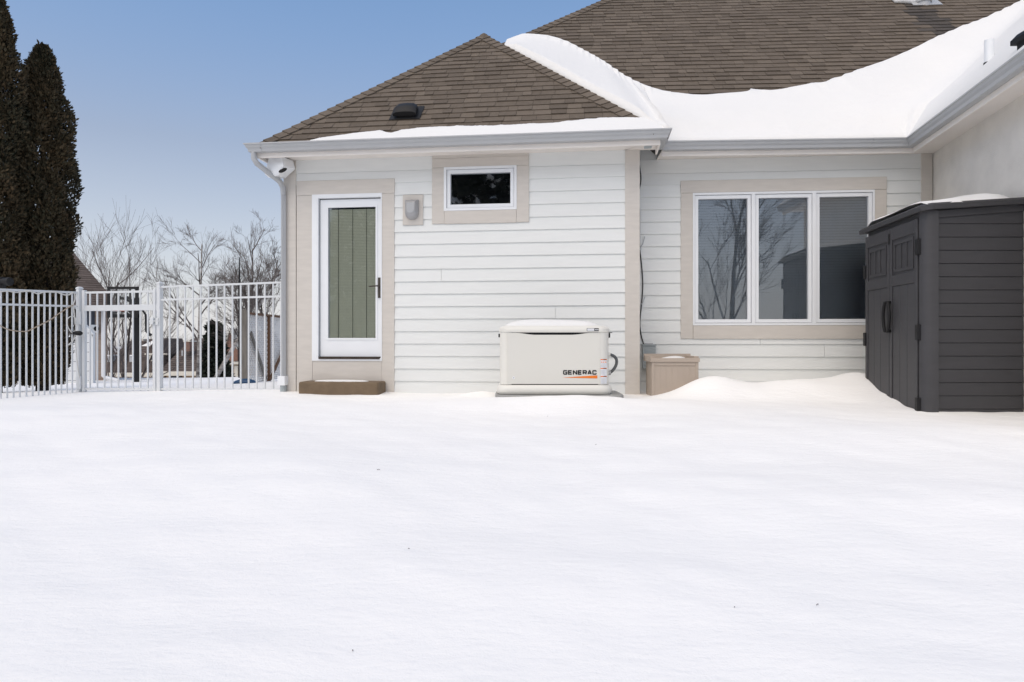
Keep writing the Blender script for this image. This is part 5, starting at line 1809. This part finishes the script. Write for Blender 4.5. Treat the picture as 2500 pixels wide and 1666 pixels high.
# brick gable house
gy_ = 47.0
gh = thing('far_house', (P3(565, 0, gy_).x, gy_ + 4, -6.2), 'tan and brick house with steep white edged gable beside lattice', 'house', 'houses down the hill')
pk, l_, r_ = P3(562, 808, gy_), P3(543, 885, gy_), P3(582, 852, gy_)
MB().prism([(l_.x, -6.2), (P3(580, 0, gy_).x, -6.2), (P3(580, 0, gy_).x, r_.z), (pk.x, pk.z), (P3(550, 0, gy_).x, P3(0, 850, gy_).z), (l_.x, P3(0, 885, gy_).z)], gy_, gy_ + 6).build('gable_wall', M['farbrick'], gh)
for p0_, p1_ in ((P3(550, 850, gy_), pk), (pk, P3(580, 853, gy_))):
    dx_, dz_ = p1_.x - p0_.x, p1_.z - p0_.z
    MB().add([(p0_.x, gy_ - .15, p0_.z), (p1_.x, gy_ - .15, p1_.z), (p1_.x, gy_ - .15, p1_.z + .16), (p0_.x, gy_ - .15, p0_.z + .16), (p0_.x, gy_ + 6, p0_.z), (p1_.x, gy_ + 6, p1_.z), (p1_.x, gy_ + 6, p1_.z + .16), (p0_.x, gy_ + 6, p0_.z + .16)],
             [(0, 1, 2, 3), (7, 6, 5, 4), (0, 4, 5, 1), (1, 5, 6, 2), (2, 6, 7, 3), (3, 7, 4, 0)]).build('rake_board', M['cream'], gh)
a, b2 = P3(566, 808, gy_ + 1), P3(640, 808, gy_ + 1)
MB().add([(P3(575, 0, gy_).x, gy_ - .2, P3(0, 885, gy_).z), (b2.x, gy_ - .2, P3(0, 885, gy_).z), (b2.x, gy_ + 3.5, a.z), (a.x, gy_ + 3.5, a.z), (b2.x, gy_ + 7, P3(0, 885, gy_).z), (a.x, gy_ + 7, P3(0, 885, gy_).z)], [(0, 1, 2, 3), (3, 2, 4, 5)]).build('roof', M['farroof'], gh, recalc=False)
roof_box(gh, 535, 640, 884, 890, gy_ - .6, 'cream', 'eave_board', .6)
roof_box(gh, 540, 640, 890, 960, gy_ - .3, 'tan', 'lower_wall', .29)
roof_box(gh, 541, 549, 890, 960, gy_ - .5, 'cream', 'corner_column', .2)
roof_box(gh, 556, 562, 895, 918, gy_ - .36, 'fglass', 'window_pane', .05)
roof_box(gh, 572, 580, 893, 925, gy_ - .42, 'cream', 'column', .1)
# treeline haze of bare wood on the far ridge
r = np.random.RandomState(8)
tv, tf = [], []
for i in range(2600):
    u = r.uniform(-.80, -.25)
    Yt = r.uniform(150, 230)
    h = r.uniform(3, 8.0) * (.7 + .3 * math.sin(u * 40))
    x, w_ = u * Yt, r.uniform(.03, .10)
    z0 = -6.0
    top = CZ + r.uniform(-.004, .012) * Yt + (1.2 if r.rand() < .08 else 0)
    dx = r.normal(0, .6)
    b_ = len(tv)
    tv += [(x - w_, Yt, z0), (x + w_, Yt, z0), (x + dx, Yt + .2, top), (x, Yt + w_ * 2, z0)]
    tf += [(b_, b_ + 1, b_ + 2), (b_ + 1, b_ + 3, b_ + 2), (b_ + 3, b_, b_ + 2)]
m_ = MB(); m_.v = tv; m_.f = tf
tag(m_.build('far_wood', M['twig'], None, recalc=False), 'line of bare wood on the far horizon behind the roofs', 'wood', None, 'stuff')

# ------------------------------------------------------------------ bits of twig blown on the snow
r = random.Random(12)
tw = MB()
for i in range(8):
    Y = r.uniform(2.4, 8.2)
    x = r.uniform(-.70, .55) * Y
    l_, a = r.uniform(.003, .010), r.uniform(0, 6.28)
    z = gz(x, Y) + .003
    dx, dy = math.cos(a) * l_, math.sin(a) * l_
    tw.tube([(x - dx, Y - dy, z), (x, Y, z + .003), (x + dx, Y + dy, z + .001)], .0016, 4)
tag(tw.build('snow_debris', M['twig'], None, recalc=False), 'tiny bits of twig scattered on the snow', 'debris', None, 'stuff')
